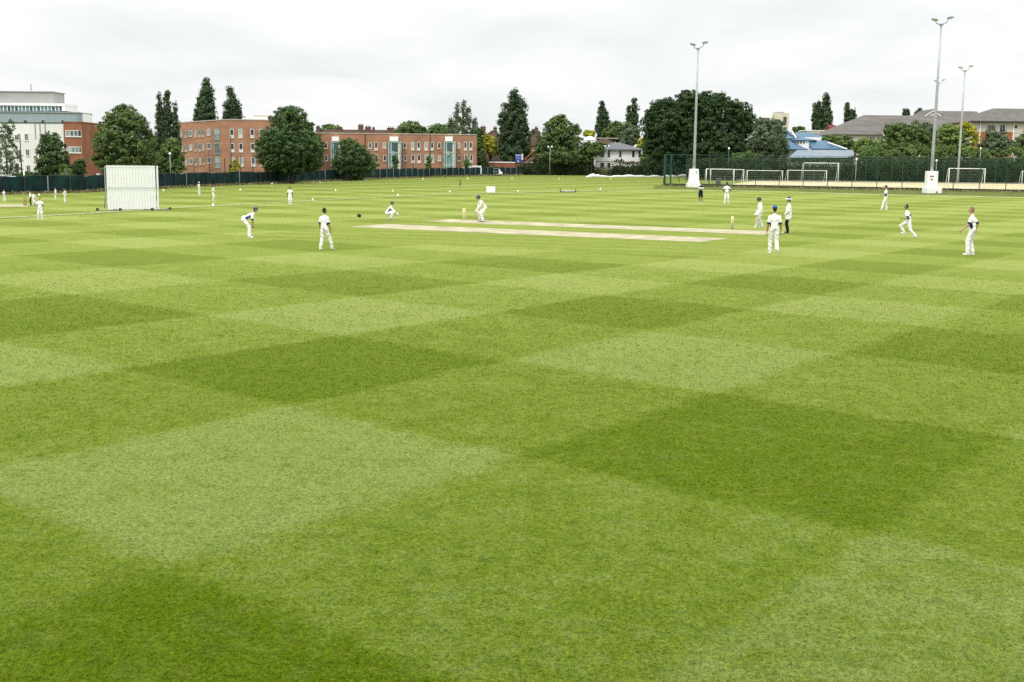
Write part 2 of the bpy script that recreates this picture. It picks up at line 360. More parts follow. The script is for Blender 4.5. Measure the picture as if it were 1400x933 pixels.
    if gain == 1.0: L.new(bp.outputs[0], b.inputs['Normal'])
    else:      # thin see-through blades: light reaches both faces, so shade them nearer to the sward than to the single face
        sc_ = N.new('ShaderNodeVectorMath'); sc_.operation = 'SCALE'; L.new(geo.outputs['Normal'], sc_.inputs[0]); sc_.inputs['Scale'].default_value = 0.35
        ad = N.new('ShaderNodeVectorMath'); ad.operation = 'ADD'; L.new(sc_.outputs[0], ad.inputs[0]); ad.inputs[1].default_value = (0, 0, 1)
        nz = N.new('ShaderNodeVectorMath'); nz.operation = 'NORMALIZE'; L.new(ad.outputs[0], nz.inputs[0]); L.new(nz.outputs[0], b.inputs['Normal'])
        tr = N.new('ShaderNodeBsdfTranslucent'); L.new(col, tr.inputs[0])
        ms = N.new('ShaderNodeMixShader'); ms.inputs[0].default_value = 0.5
        L.new(b.outputs[0], ms.inputs[1]); L.new(tr.outputs[0], ms.inputs[2]); L.new(ms.outputs[0], N['Material Output'].inputs[0])
    return m
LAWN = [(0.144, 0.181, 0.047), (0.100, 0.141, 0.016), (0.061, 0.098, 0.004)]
SHEEN = 1.0
M['lawn'] = lawn_material()
M['lawn_blade'] = lawn_material('mown_grass_blades', 1.7)
M['pitch'] = mat('dry_clay_pitch', (0.37, 0.33, 0.21), 0.95, 0.1, var=0.3, scale=0.9, bump=0.3, bscale=8, var2=(0.47, 0.43, 0.3), stretch=(1, 1, 1))
M['sand'] = mat('sanded_court', (0.46, 0.415, 0.245), 0.95, 0.1, var=0.12, scale=0.3, bump=0.1)
M['verge'] = mat('rough_grass', (0.075, 0.11, 0.012), 0.9, 0.1, var=0.35, scale=0.8, bump=0.6, bscale=4, var2=(0.13, 0.15, 0.03))
M['asphalt'] = mat('asphalt', (0.05, 0.05, 0.05), 0.9, 0.2, var=0.2)

def ground_sheet():
    ys = list(np.arange(-40, 90, 5.0))+list(np.arange(90, 290, 1.0))+[290, 320, 400, 600, 1000, 2000, 4000]
    xs = [-3000, -1000, -400, -200, -100, -50, 0, 50, 100, 200, 400, 1000, 3000]
    mb = MB(); vs = [(x, y, zg(y)) for y in ys for x in xs]; n = len(xs)
    mb.add(vs, [(j*n+i, j*n+i+1, (j+1)*n+i+1, (j+1)*n+i) for j in range(len(ys)-1) for i in range(n-1)])
    o = mb.build('ground', M['lawn'], smooth=True); tag(o, kind='structure')
ground_sheet()

def sheet(name, pts, m, dz=0.004, nsub=1):
    """flat polygon following the terrain; pts a quad (x,y) list: split in y"""
    a, b, c, d = [Vector((p[0], p[1])) for p in pts]
    mb = MB(); vs = []; nu = nv = nsub
    for j in range(nv+1):
        for i in range(nu+1):
            s, t = i/nu, j/nv
            p = (a*(1-s)+b*s)*(1-t)+(d*(1-s)+c*s)*t
            vs.append((p.x, p.y, zg(p.y)+dz))
    mb.add(vs, [(j*(nu+1)+i, j*(nu+1)+i+1, (j+1)*(nu+1)+i+1, (j+1)*(nu+1)+i) for j in range(nv) for i in range(nu)])
    o = mb.build(name, m); tag(o, kind='structure'); return o
g2 = lambda x, y: ground(x, y).to_2d()
sheet('cricket_pitch', [g2(477, 310.6), g2(956, 331.2), g2(996, 326.5), g2(528, 306.5)], M['pitch'], 0.006, 6)
sheet('cricket_pitch', [g2(579, 302.8), g2(1042, 321.3), g2(1086, 317.6), g2(617, 300.0)], M['pitch'], 0.006, 6)
sheet('cricket_pitch', [g2(-60, 283.6), g2(36, 283.3), g2(43, 280.6), g2(-60, 279.3)], M['pitch'], 0.02, 10)

# short mown blades standing on the outfield, thinning out with distance
def mown_blades(n=240000):
    # equal numbers per step of 1/d keep the cover even as it recedes
    iv = rng.uniform(1/42.0, 1/6.6, n); d = 1/iv; a = rng.uniform(-rad(27), rad(27), n)
    x = d*np.sin(a); y = d*np.cos(a)
    h = rng.uniform(0.010, 0.024, n)*np.clip(d/14, 0.85, 1.5); wd = rng.uniform(0.004, 0.008, n)*np.clip(d/9, 0.9, 3.2)
    az = rng.uniform(0, 2*PI, n); lean = rng.uniform(0.9, 2.2, n)*h
    dx, dy = np.cos(az), np.sin(az); px_, py_ = -dy, dx
    V = np.zeros((n, 4, 3))
    V[:, 0] = np.stack([x-px_*wd/2, y-py_*wd/2, np.full(n, -0.002)], 1); V[:, 1] = np.stack([x+px_*wd/2, y+py_*wd/2, np.full(n, -0.002)], 1)
    V[:, 2] = np.stack([x+px_*wd*0.45+dx*lean*0.5, y+py_*wd*0.45+dy*lean*0.5, h*0.62], 1)
    V[:, 3] = np.stack([x+dx*lean, y+dy*lean, h], 1)
    me = bpy.data.meshes.new('mown_grass'); me.vertices.add(n*4); me.vertices.foreach_set('co', V.astype(np.float32).ravel())
    me.loops.add(n*4); me.loops.foreach_set('vertex_index', np.arange(n*4, dtype=np.int32))
    me.polygons.add(n); me.polygons.foreach_set('loop_start', np.arange(0, n*4, 4, dtype=np.int32)); me.polygons.foreach_set('loop_total', np.full(n, 4, dtype=np.int32))
    me.materials.append(M['lawn_blade']); me.update()
    tag(link(bpy.data.objects.new('mown_grass', me)), kind='stuff')
mown_blades()

# rough bank and sanded court beyond the boundary on the right
FA = ground(907, 254.5); FB = ground(1399, 263.5); FBX = FA+(FB-FA)*1.25
verge = MB()
def strip(name, front, back, m, dz):
    mb = MB(); k = len(front); rows = 12; vs = []
    for j in range(rows+1):
        for i in range(k):
            p = Vector(front[i]).lerp(Vector(back[i]), j/rows); vs.append((p.x, p.y, zg(p.y)+dz))
    mb.add(vs, [(j*k+i, j*k+i+1, (j+1)*k+i+1, (j+1)*k+i) for j in range(rows) for i in range(k-1)])
    o = mb.build(name, m); tag(o, kind='structure'); return o
fr = [ground(x, y).to_2d() for x, y in ((893, 257.8), (960, 259.8), (1040, 260.8), (1200, 265.2), (1400, 269.4), (1480, 271))]
bk = [(FA.lerp(FBX, t)).to_2d() for t in (-0.02, 0.12, 0.28, 0.52, 0.8, 1.0)]
strip('grass_verge', fr, bk, M['verge'], 0.015)
ca_ = FA.lerp(FBX, 0.25); 
fr = [(FA.lerp(FBX, t)+Vector((0.0, 0.35, 0))).to_2d() for t in (0.12, 0.4, 0.7, 1.0)]
bk = [(x, 229) for x in (47, 66, 88, 135)]
strip('sports_court', fr, bk, M['sand'], 0.03)

# boundary rope
rp_px = [(-25, 300.6), (0, 299.1), (60, 296.2), (130, 292.3), (240, 285.2), (330, 280.6), (396, 277.0), (480, 272.4), (560, 268.6), (640, 265.4), (700, 264.0), (800, 262.0), (870, 261.2), (940, 261.2), (1040, 262.4), (1120, 264.2), (1200, 266.5), (1300, 269.0), (1400, 271.2), (1440, 272)]
pts = []
for i in range(len(rp_px)-1):
    for k in range(4):
        t = k/4; pts.append(ground(rp_px[i][0]*(1-t)+rp_px[i+1][0]*t, rp_px[i][1]*(1-t)+rp_px[i+1][1]*t)+Vector((0, 0, 0.035)))
o = MB().tube(pts, 0.04, 6).build('boundary_rope', M['rope'], smooth=True)
tag(o, 'long pale boundary rope lying in a curve round the outfield', 'rope')

# ------------------------------------------------------------------ sky and light
w = bpy.data.worlds.new('World'); sc.world = w; w.use_nodes = True
nt = w.node_tree; N = nt.nodes; L = nt.links
SUN_EL, SUN_AZ = rad(52), rad(215)        # azimuth from +Y clockwise: behind the camera, to the left
sky = N.new('ShaderNodeTexSky'); sky.sky_type = 'NISHITA'; sky.sun_disc = False; sky.sun_elevation = SUN_EL; sky.sun_rotation = SUN_AZ
bg = N['Background']
tc = N.new('ShaderNodeTexCoord'); sx = N.new('ShaderNodeSeparateXYZ'); L.new(tc.outputs['Generated'], sx.inputs[0])
def wm(op, a, b=None, clamp=False):
    n = N.new('ShaderNodeMath'); n.operation = op; n.use_clamp = clamp
    for i, v in enumerate((a, b)):
        if v is None: continue
        if isinstance(v, (int, float)): n.inputs[i].default_value = v
        else: L.new(v, n.inputs[i])
    return n.outputs[0]
zz = wm('MAXIMUM', sx.outputs[2], 0.0)
den = wm('ADD', zz, 0.2)
cx = wm('DIVIDE', sx.outputs[0], den); cy = wm('DIVIDE', sx.outputs[1], den)
cb = N.new('ShaderNodeCombineXYZ'); L.new(cx, cb.inputs[0]); L.new(cy, cb.inputs[1])
cn = N.new('ShaderNodeTexNoise'); cn.inputs['Scale'].default_value = 1.3; cn.inputs['Detail'].default_value = 7; cn.inputs['Roughness'].default_value = 0.55; cn.inputs['Distortion'].default_value = 0.3
L.new(cb.outputs[0], cn.inputs['Vector'])
rp = N.new('ShaderNodeValToRGB'); L.new(cn.outputs[0], rp.inputs[0])
e = rp.color_ramp.elements
e[0].position = 0.34; e[0].color = (0.83, 0.86, 0.86, 1); e[1].position = 0.62; e[1].color = (1.0, 1.0, 0.99, 1)
k = e.new(0.48); k.color = (0.92, 0.94, 0.935, 1)
# an overcast dome: the zenith is brighter than the horizon
lum = wm('ADD', wm('MULTIPLY', wm('MAXIMUM', wm('SUBTRACT', zz, 0.12), 0.0), 2.1), 1.05)
mul = N.new('ShaderNodeMix'); mul.data_type = 'RGBA'; mul.blend_type = 'MULTIPLY'; mul.inputs[0].default_value = 1
L.new(rp.outputs[0], mul.inputs[6]); L.new(lum, mul.inputs[7])
clo = N.new('ShaderNodeVectorMath'); clo.operation = 'SCALE'; L.new(mul.outputs[2], clo.inputs[0]); clo.inputs['Scale'].default_value = 10.0
mx = N.new('ShaderNodeMix'); mx.data_type = 'RGBA'; mx.inputs[0].default_value = 0.96
L.new(sky.outputs[0], mx.inputs[6]); L.new(clo.outputs[0], mx.inputs[7])
L.new(mx.outputs[2], bg.inputs['Color']); bg.inputs['Strength'].default_value = 0.1
sd = bpy.data.lights.new('sun', 'SUN'); sd.energy = 1.8; sd.angle = rad(11); sd.color = (1.0, 0.955, 0.88)
so = bpy.data.objects.new('sun', sd); link(so)
dirv = Vector((math.sin(SUN_AZ)*math.cos(SUN_EL), math.cos(SUN_AZ)*math.cos(SUN_EL), math.sin(SUN_EL)))
so.rotation_euler = dirv.to_track_quat('Z', 'Y').to_euler(); so.location = (-60, -60, 90)

# ------------------------------------------------------------------ camera
cd = bpy.data.cameras.new('camera'); co = bpy.data.objects.new('camera', cd); link(co)
cd.sensor_width = 36; cd.lens = 36*FPX/1400; cd.clip_start = 0.1; cd.clip_end = 6000
mw = Matrix(((_R[0], _U[0], -_F[0], 0), (_R[1], _U[1], -_F[1], 0), (_R[2], _U[2], -_F[2], CAMH), (0, 0, 0, 1)))
co.matrix_world = mw; sc.camera = co
sc.cycles.use_denoising = False; sc.cycles.use_adaptive_sampling = False; sc.cycles.sample_clamp_indirect = 4.0
sc.view_settings.view_transform = 'Standard'; sc.view_settings.look = 'None'
sc.view_settings.exposure = 0.0; sc.view_settings.gamma = 1.0

# ------------------------------------------------------------------ foliage
def leaf_mesh(name, C, Nrm, S, tone, m, aspect=1.5):
    n = len(C)
    r = rng.normal(size=(n, 3)); a = np.cross(Nrm, r); a /= np.linalg.norm(a, axis=1)[:, None]+1e-9
    b = np.cross(Nrm, a)
    sa = (S*0.5*aspect)[:, None]; sb = (S*0.5)[:, None]
    V = np.empty((n, 4, 3))
    V[:, 0] = C-a*sa; V[:, 1] = C-b*sb+Nrm*sb*0.25; V[:, 2] = C+a*sa; V[:, 3] = C+b*sb+Nrm*sb*0.25
    me = bpy.data.meshes.new(name); me.vertices.add(n*4); me.vertices.foreach_set('co', V.astype(np.float32).ravel())
    me.loops.add(n*4); me.loops.foreach_set('vertex_index', np.arange(n*4, dtype=np.int32))
    me.polygons.add(n); me.polygons.foreach_set('loop_start', np.arange(0, n*4, 4, dtype=np.int32)); me.polygons.foreach_set('loop_total', np.full(n, 4, dtype=np.int32))
    at_ = me.attributes.new('tone', 'FLOAT', 'FACE'); at_.data.foreach_set('value', np.clip(tone, 0, 1).astype(np.float32))
    me.materials.append(m); me.update(); me.validate()
    return me

def unit(n):
    v = rng.normal(size=(n, 3)); return v/np.linalg.norm(v, axis=1)[:, None]

def tuft_leaves(blobs, tuft_r, per, leaf, density=1.0, droop=0.2, flat=0.65, inner=0.25):
    """blobs: (center3, radii3) -> leaf centres, normals, sizes, tones"""
    Cs, Ns, Ts = [], [], []
    for bi, (c, r) in enumerate(blobs):
        c = np.array(c); r = np.array(r)
        area = 4*PI*((r[0]*r[1])**1.6/3+(r[0]*r[2])**1.6/3+(r[1]*r[2])**1.6/3)**(1/1.6)
        nt_ = max(6, int(area/(PI*tuft_r**2)*1.25*density))
        d = unit(nt_); k = rng.uniform(0.72, 1.02, (nt_, 1)); P = c+d*r*k
        keep = np.ones(nt_, bool)
        for bj, (c2, r2) in enumerate(blobs):
            if bj != bi: keep &= ~((((P-np.array(c2))/np.array(r2))**2).sum(1) < 0.6)
        P = P[keep]; d = d[keep]; o_n = d/r; o_n /= np.linalg.norm(o_n, axis=1)[:, None]
        for p, o_ in zip(P, o_n):
            tr = tuft_r*rng.uniform(0.6, 1.25); n = max(3, int(per*rng.uniform(0.6, 1.3)))
            q = unit(n); rr = rng.uniform(0.25, 1.0, (n, 1))**0.6
            off = q*rr*np.array([1, 1, flat])*tr; off[:, 2] -= droop*tr*(rr[:, 0]**2)
            Cs.append(p+off); nn = q*0.55+o_*0.45+np.array([0, 0, 0.45])+rng.normal(size=(n, 3))*0.35
            Ns.append(nn/np.linalg.norm(nn, axis=1)[:, None])
            Ts.append(np.clip(rng.normal(0.42, 0.2)+rng.normal(0, 0.13, n), 0, 1))
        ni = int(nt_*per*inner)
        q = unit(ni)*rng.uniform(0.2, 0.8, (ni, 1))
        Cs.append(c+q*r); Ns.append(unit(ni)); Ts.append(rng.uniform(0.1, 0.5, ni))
    C = np.concatenate(Cs); Nn = np.concatenate(Ns); T = np.concatenate(Ts)
    S = leaf*rng.uniform(0.6, 1.3, len(C))
    return C, Nn, S, T

TREES = []
def tree(px_blobs, Y, leafkey, label, cat='tree', name='tree', group=None, tuft=4.2, leafpx=1.85, per=16, trunk_px=None, trunk_top=None, dens=1.0, droop=0.25, flat=0.65, bark='bark', trunk_r=None, extra=None, dscale=1.0, inner=0.4):
    """px_blobs: ellipses (x, y, rx, ry) of the crown as seen, given their real size at depth Y"""
    k = Y/FPX
    xs = [b[0] for b in px_blobs]; base_x = trunk_px if trunk_px is not None else sum(b[0]*b[2] for b in px_blobs)/sum(b[2] for b in px_blobs)
    base = at(base_x, 240, Y); base.z = zg(Y)
    root = empty(name, base, 0, label, cat, group)
    blobs = []
    for b in px_blobs:
        p = at(b[0], b[1], Y)-base
        off = (b[4]*k if len(b) > 4 else rng.uniform(-0.25, 0.25)*b[2]*k)
        blobs.append(((p.x, p.y+off, p.z), (b[2]*k, b[2]*k*0.95*dscale, b[3]*k)))
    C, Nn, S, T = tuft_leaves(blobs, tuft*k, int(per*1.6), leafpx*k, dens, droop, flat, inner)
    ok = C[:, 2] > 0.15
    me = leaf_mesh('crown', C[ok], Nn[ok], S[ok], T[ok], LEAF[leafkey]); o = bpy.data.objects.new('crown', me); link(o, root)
    if extra:
        cl = [b for b in extra['blobs']]; bl2 = []
        for b in cl:
            p = at(b[0], b[1], Y)-base; bl2.append(((p.x, p.y-0.4*b[2]*k, p.z), (b[2]*k, b[2]*k, b[3]*k)))
        C, Nn, S, T = tuft_leaves(bl2, tuft*k*0.9, per, leafpx*k, dens, droop, flat)
        o2 = bpy.data.objects.new('crown', leaf_mesh('crown', C, Nn, S, T, LEAF[extra['leaf']])); link(o2, root); o2['label'] = extra['label']
    # trunk and limbs
    zt = max(b[0][2]+b[1][2]*0.4 for b in blobs); zb = min(b[0][2]-b[1][2] for b in blobs)
    R = trunk_r or max(0.1, 0.035*zt)
    mb = MB(); lean = rng.uniform(-0.03, 0.03)*zt
    mb.tube([(0, 0, -0.15), (0, 0, 0.25), (lean*0.3, 0, zt*0.3), (lean*0.7, 0.1, zt*0.6), (lean, 0, zt*0.95)], [R*1.35, R, R*0.85, R*0.55, R*0.15], 9)
    for c, r in blobs[:7]:
        z0 = min(max(zb*0.6+0.3, c[2]-r[2]*0.9), zt*0.7)
        c = Vector(c); mb.tube([(lean*0.5, 0, z0), Vector((lean*0.5, 0, z0)).lerp(c, 0.5)+Vector((0, 0, 0.2)), c], [R*0.5, R*0.33, R*0.1], 6)
    for i in range(5):
        c, r = blobs[i % len(blobs)]; q = Vector(c)+Vector(unit(1)[0]*np.array(r)*0.85)
        mb.tube([(lean*0.4, 0, zt*0.35), Vector((0, 0, zt*0.42)).lerp(q, 0.55), q], [R*0.38, R*0.22, R*0.06], 5)
    mb.build('trunk', M[bark], root, smooth=True)
    return root

def spire(x, ytop, ybot, w, n=7, tip=0.28):
    """a narrow upright crown as a stack of ellipses"""
    out = []
    for i in range(n):
        t = (i+0.5)/n; y = ytop+(ybot-ytop)*t; h = (ybot-ytop)/n
        ww = w*min(1.0, tip+(1-tip)*math.sin(min(1, t*1.5)*PI/2))*(1 if t < 0.75 else 1-0.5*(t-0.75))
        out.append((x+rng.uniform(-0.12, 0.12)*w, y, ww, h*0.85))
    return out

def hedge(name, px0, px1, Ya, Yb, h, d, leafkey, label, cat='hedge', hvar=0.2, leaf=0.22, dens=24):
    a = at(px0, 240, Ya); b = at(px1, 240, Yb); a.z = zg(Ya); b.z = zg(Yb)
    Lg = (b-a).length; ex = (b-a).normalized(); ey = Vector((-ex.y, ex.x, 0)).normalized()
    root = empty(name, a, 0, label, cat)
    n = int(Lg*(2*h+d)*dens)
    s = rng.uniform(0, Lg, n); ph = rng.uniform(0, 10, 8)
    H = h*(1+hvar*(0.5*np.sin(s*0.37+ph[0])+0.3*np.sin(s*0.9+ph[1])+0.35*np.sin(s*2.1+ph[2])+0.25*np.sin(s*4.7+ph[3])))
    w_ = rng.uniform(0, 2*h+d, n)
    z = np.where(w_ < h, w_/h*H, np.where(w_ < h+d, H, (w_-h-d)/h*H)); y = np.where(w_ < h, 0, np.where(w_ < h+d, w_-h, d))
    bulge = 0.25*np.sin(s*1.3+z*1.1+ph[4])+0.2*np.sin(s*2.7-z*1.9+ph[5])
    y = y-bulge*np.where(w_ < h, 1, 0)+rng.normal(0, 0.16, n); z = z+rng.normal(0, 0.13, n)+np.abs(rng.normal(0, 0.12, n))*(w_ >= h)*(w_ < h+d)
    z = np.maximum(z, 0.05)
    C = np.array(ex)[None]*s[:, None]+np.array(ey)[None]*y[:, None]; C[:, 2] += z
    nr = np.zeros((n, 3)); nr -= np.array(ey)*(w_ < h)[:, None]*0.8; nr[:, 2] += 0.5; nr += rng.normal(size=(n, 3))*0.5
    nr /= np.linalg.norm(nr, axis=1)[:, None]
    cl = np.sin(s*1.7+ph[6])*0.5+np.sin(z*2.1+s*0.8+ph[7])*0.5
    T = 0.4+0.18*cl+rng.normal(0, 0.16, n)
    link(bpy.data.objects.new('foliage', leaf_mesh('foliage', C, nr, leaf*rng.uniform(0.7, 1.4, n), T, LEAF[leafkey])), root)
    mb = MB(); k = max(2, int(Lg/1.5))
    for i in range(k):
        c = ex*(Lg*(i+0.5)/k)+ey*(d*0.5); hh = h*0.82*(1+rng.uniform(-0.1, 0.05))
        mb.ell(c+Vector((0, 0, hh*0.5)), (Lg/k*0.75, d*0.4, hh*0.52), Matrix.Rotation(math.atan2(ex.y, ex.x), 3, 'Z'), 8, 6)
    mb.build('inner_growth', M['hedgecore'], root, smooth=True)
    return root

# ------------------------------------------------------------------ buildings
def W(mb, name, mats, root, parent=None, smooth=False, bevel=0):
    """build from world coordinates under a root Empty"""
    off = root.location
    mb.v = [tuple(Vector(v)-off) for v in mb.v]
    return mb.build(name, mats, parent or root, smooth, bevel=bevel)

class Facade:
    def __init__(s, xl, Yl, xr, Yr, ytop, yref=None, root=None):
        a = at(xl, 200, Yl); b = at(xr, 200, Yr)
        s.p0 = Vector((a.x, Yl, 0)); s.p1 = Vector((b.x, Yr, 0))
        s.ex = (s.p1-s.p0).normalized(); s.ey = Vector((-s.ex.y, s.ex.x, 0))
        if s.ey.y < 0: s.ey = -s.ey
        s.len = (s.p1-s.p0).length
        s.zb = zg(min(Yl, Yr)); s.zt = at(xr if yref is None else yref, ytop, Yr if yref is None else (Yl+Yr)/2).z
    def sz(s, px, py):
        q = on_plane(px, py, s.p0, s.ey); return (q-s.p0).dot(s.ex), q.z
    def P(s, a, out, z): return s.p0+s.ex*a-s.ey*out+Vector((0, 0, z))
    def slab(s, mb, a0, a1, z0, z1, o0, o1, mi=0):
        """box between facade coordinates a0..a1, heights z0..z1 and outward distances o0..o1"""
        vs = [s.P(a, o, z) for a in (a0, a1) for o in (o0, o1) for z in (z0, z1)]
        mb.add(vs, [(0, 1, 3, 2), (4, 6, 7, 5), (0, 4, 5, 1), (2, 3, 7, 6), (0, 2, 6, 4), (1, 5, 7, 3)], mi); return mb
    def window(s, root, x0, y0, x1, y1, frame='frame_white', pane='glass', ft=0.09, split=0, sill=True, low=None, lintel=None, mull=0):
        a0, z1 = s.sz(x0, y0); a1, z0 = s.sz(x1, y1); frame = 'frame_white' if frame == 'white' else frame; ft *= 0.8
        mb = MB()
        s.slab(mb, a0, a0+ft, z0, z1, 0.004, 0.07); s.slab(mb, a1-ft, a1, z0, z1, 0.004, 0.07)
        s.slab(mb, a0+ft, a1-ft, z1-ft, z1, 0.004, 0.07); s.slab(mb, a0+ft, a1-ft, z0, z0+ft, 0.004, 0.07)
        if low:
            zl = z0+(z1-z0)*low; s.slab(mb, a0+ft, a1-ft, zl-ft*1.6, zl+ft*0.8, 0.03, 0.075)
            s.slab(mb, a0+ft, a1-ft, z0+ft, z0+ft*2.2, 0.03, 0.066)
        for k in range(mull):
            am = a0+(a1-a0)*(k+1)/(mull+1); s.slab(mb, am-0.035, am+0.035, z0+ft, z1-ft, 0.03, 0.064)
        o = W(mb, 'window', M[frame], root)
        pb = MB(); s.slab(pb, a0+ft*0.5, a1-ft*0.5, z0+ft*0.5, z1-ft*0.5, 0.006, 0.026)
        W(pb, 'pane', M[pane], root, parent=o)
        if sill:
            sb = MB(); s.slab(sb, a0-0.07, a1+0.07, z0-0.1, z0-0.003, 0.003, 0.13); W(sb, 'sill', M[frame], root, parent=o)
        if lintel:
            lb = MB(); s.slab(lb, a0-0.1, a1+0.1, z1+0.004, z1+0.34, 0.003, 0.02); W(lb, 'lintel', M[lintel], root, parent=o)
        return o

# --- red brick flats with a corner
Yc = 240; Yl = 262
root = empty('brick_building', (at(308, 240, Yc).x, Yc, zg(Yc)), 0, 'red brick block of flats with four rows of windows and a bend in its front', 'building')
fl = Facade(245, Yl, 308, Yc, 164.5); frr = Facade(308, Yc, 405, Yc, 164.5, 308)
zt = fl.zt
p = [fl.p0, fl.p1, frr.p1, frr.p1+Vector((0, 20, 0)), fl.p1+Vector((2, 30, 0)), fl.p0+fl.ey*14]
mb = MB(); mb.prism([Vector((q.x, q.y, -0.3)) for q in p], (0, 0, zt+0.3)); W(mb, 'wall', M['brick'], root)
mb = MB(); fl.slab(mb, -0.1, fl.len, zt+0.003, zt+0.22, -0.35, 0.1); frr.slab(mb, 0.05, frr.len+0.1, zt+0.003, zt+0.22, -0.35, 0.1); W(mb, 'coping', M['coping'], root)
for r, (dy) in enumerate((0, 19.2, 38.4)):
    for c, (xc, wd, y0, y1) in enumerate(((248, 3.0, 180, 188.5), (254, 3.0, 179, 188.3), (260.4, 4.4, 178.8, 186.3), (267.2, 3.2, 177.7, 188), (273, 3.2, 177.5, 187.6), (277.6, 3.2, 177.3, 187.3), (285.5, 4.8, 176.8, 184.8))):
        x = xc+0.55*r
        fl.window(root, x-wd/2, y0+dy, x+wd/2, y1+dy, 'white' if c in (2, 6) or (r == 1 and c == 0) else 'coping', 'glass_pale' if (c+r) % 3 == 0 else 'glass_tealdark', 0.12, low=0.25 if c not in (2, 6) else None, lintel='lintel' if c not in (2, 6) else None)
    # glazed juliet balcony
    x = 296.8+0.5*r
    o = fl.window(root, x-3.6, 176.8+dy, x+3.6, 191.5+dy, 'teal_frame', 'glass_pale' if r != 1 else 'glass_tealdark', 0.12, mull=1, lintel='lintel')
    a0, z1 = fl.sz(x-3.9, 184+dy); a1, z0 = fl.sz(x+3.9, 191.8+dy)
    mb = MB()
    fl.slab(mb, a0, a1, z1-0.06, z1, 0.1, 0.16); fl.slab(mb, a0, a1, z0, z0+0.06, 0.1, 0.16)
    for kk in range(9): aa = a0+(a1-a0)*kk/8; fl.slab(mb, aa-0.02, aa+0.02, z0, z1, 0.115, 0.145)
    W(mb, 'balcony_rail', M['cladding'], root, parent=o)
for r, dy in enumerate((0, 19.4, 39.0)):
    for c, xc in enumerate((317, 328.8, 344.9, 357.5, 371)):
        x = xc+0.7*r
        frr.window(root, x-2.9, 176.6+dy, x+2.9, 188.6+dy, 'white', ('glass', 'glass_pale', 'glass', 'glass')[c % 4] if r == 0 else ('glass' if r == 1 else 'glass_pale' if c in (0, 1) else 'glass_tealdark'), 0.14, low=0.26, lintel='lintel')
for xc in (319, 331, 347):
    frr.window(root, xc-2.6, 235.3, xc+2.6, 241, 'white', 'glass_pale', 0.12, sill=False)
mb = MB()
for a in (fl.sz(309.3, 215)[0],): fl.slab(mb, fl.len-0.5, fl.len-0.38, zg(Yc), fl.sz(309, 216)[1], 0.01, 0.12)
W(mb, 'downpipe', M['darkmetal'], root)
mb = MB(); a = at(348, 164, Yc+6); b = at(369, 158.5, Yc+6); mb.bmm((a.x, Yc+5, zt-0.2), (b.x, Yc+9, b.z)); mb.bmm((a.x-0.2, Yc+4.8, b.z+0.003), (b.x+0.2, Yc+9.2, b.z+0.2))
W(mb, 'roof_plant_room', M['white'], root)

# --- long two storey brick flats with glazed stair bays
Y3 = 262
root = empty('brick_building', (at(540, 240, Y3).x, Y3, zg(Y3)), 0, 'long low red brick flats with three glazed stair bays behind the fence', 'building')
f3 = Facade(396, Y3, 650.3, Y3, 183.8, 540)
mb = MB(); mb.bmm((f3.p0.x, Y3, 0.5), (f3.p1.x, Y3+11, f3.zt)); W(mb, 'wall', M['brick'], root)
mb = MB(); mb.bmm((f3.p0.x-0.1, Y3-0.12, f3.zt+0.003), (f3.p1.x+0.1, Y3+11.1, f3.zt+0.2)); W(mb, 'coping', M['coping'], root)
sq_ = [(445.5, 4.6), (506, 4.4), (525.6, 4.4), (553.6, 4.2), (600.6, 4.6), (627.3, 4.0)]
tl_ = [(438.5, 4.4), (514.2, 4.5), (564.2, 4.5), (572.4, 4.4), (582.6, 4.8), (590.8, 4.2), (636.3, 4.0), (643.8, 4.2)]
for r, dy in enumerate((0, 17.2)):
    for i, (xc, wd) in enumerate(sq_):
        x = xc+0.6*r; f3.window(root, x-wd/2, 195.2+dy, x+wd/2, 203.2+dy, 'white', ('glass', 'glass_tealdark', 'glass_pale')[(i+r) % 3] if i != 4 else ('glass', 'glass_pale')[r], 0.14)
    for i, (xc, wd) in enumerate(tl_):
        x = xc+0.6*r; f3.window(root, x-wd/2, 194.4+dy, x+wd/2, 205.6+dy, 'white', 'glass_pale' if (i in (4, 2) and r == 0) or (i in (4, 5) and r == 1) else 'glass', 0.14, low=0.25, lintel='lintel')
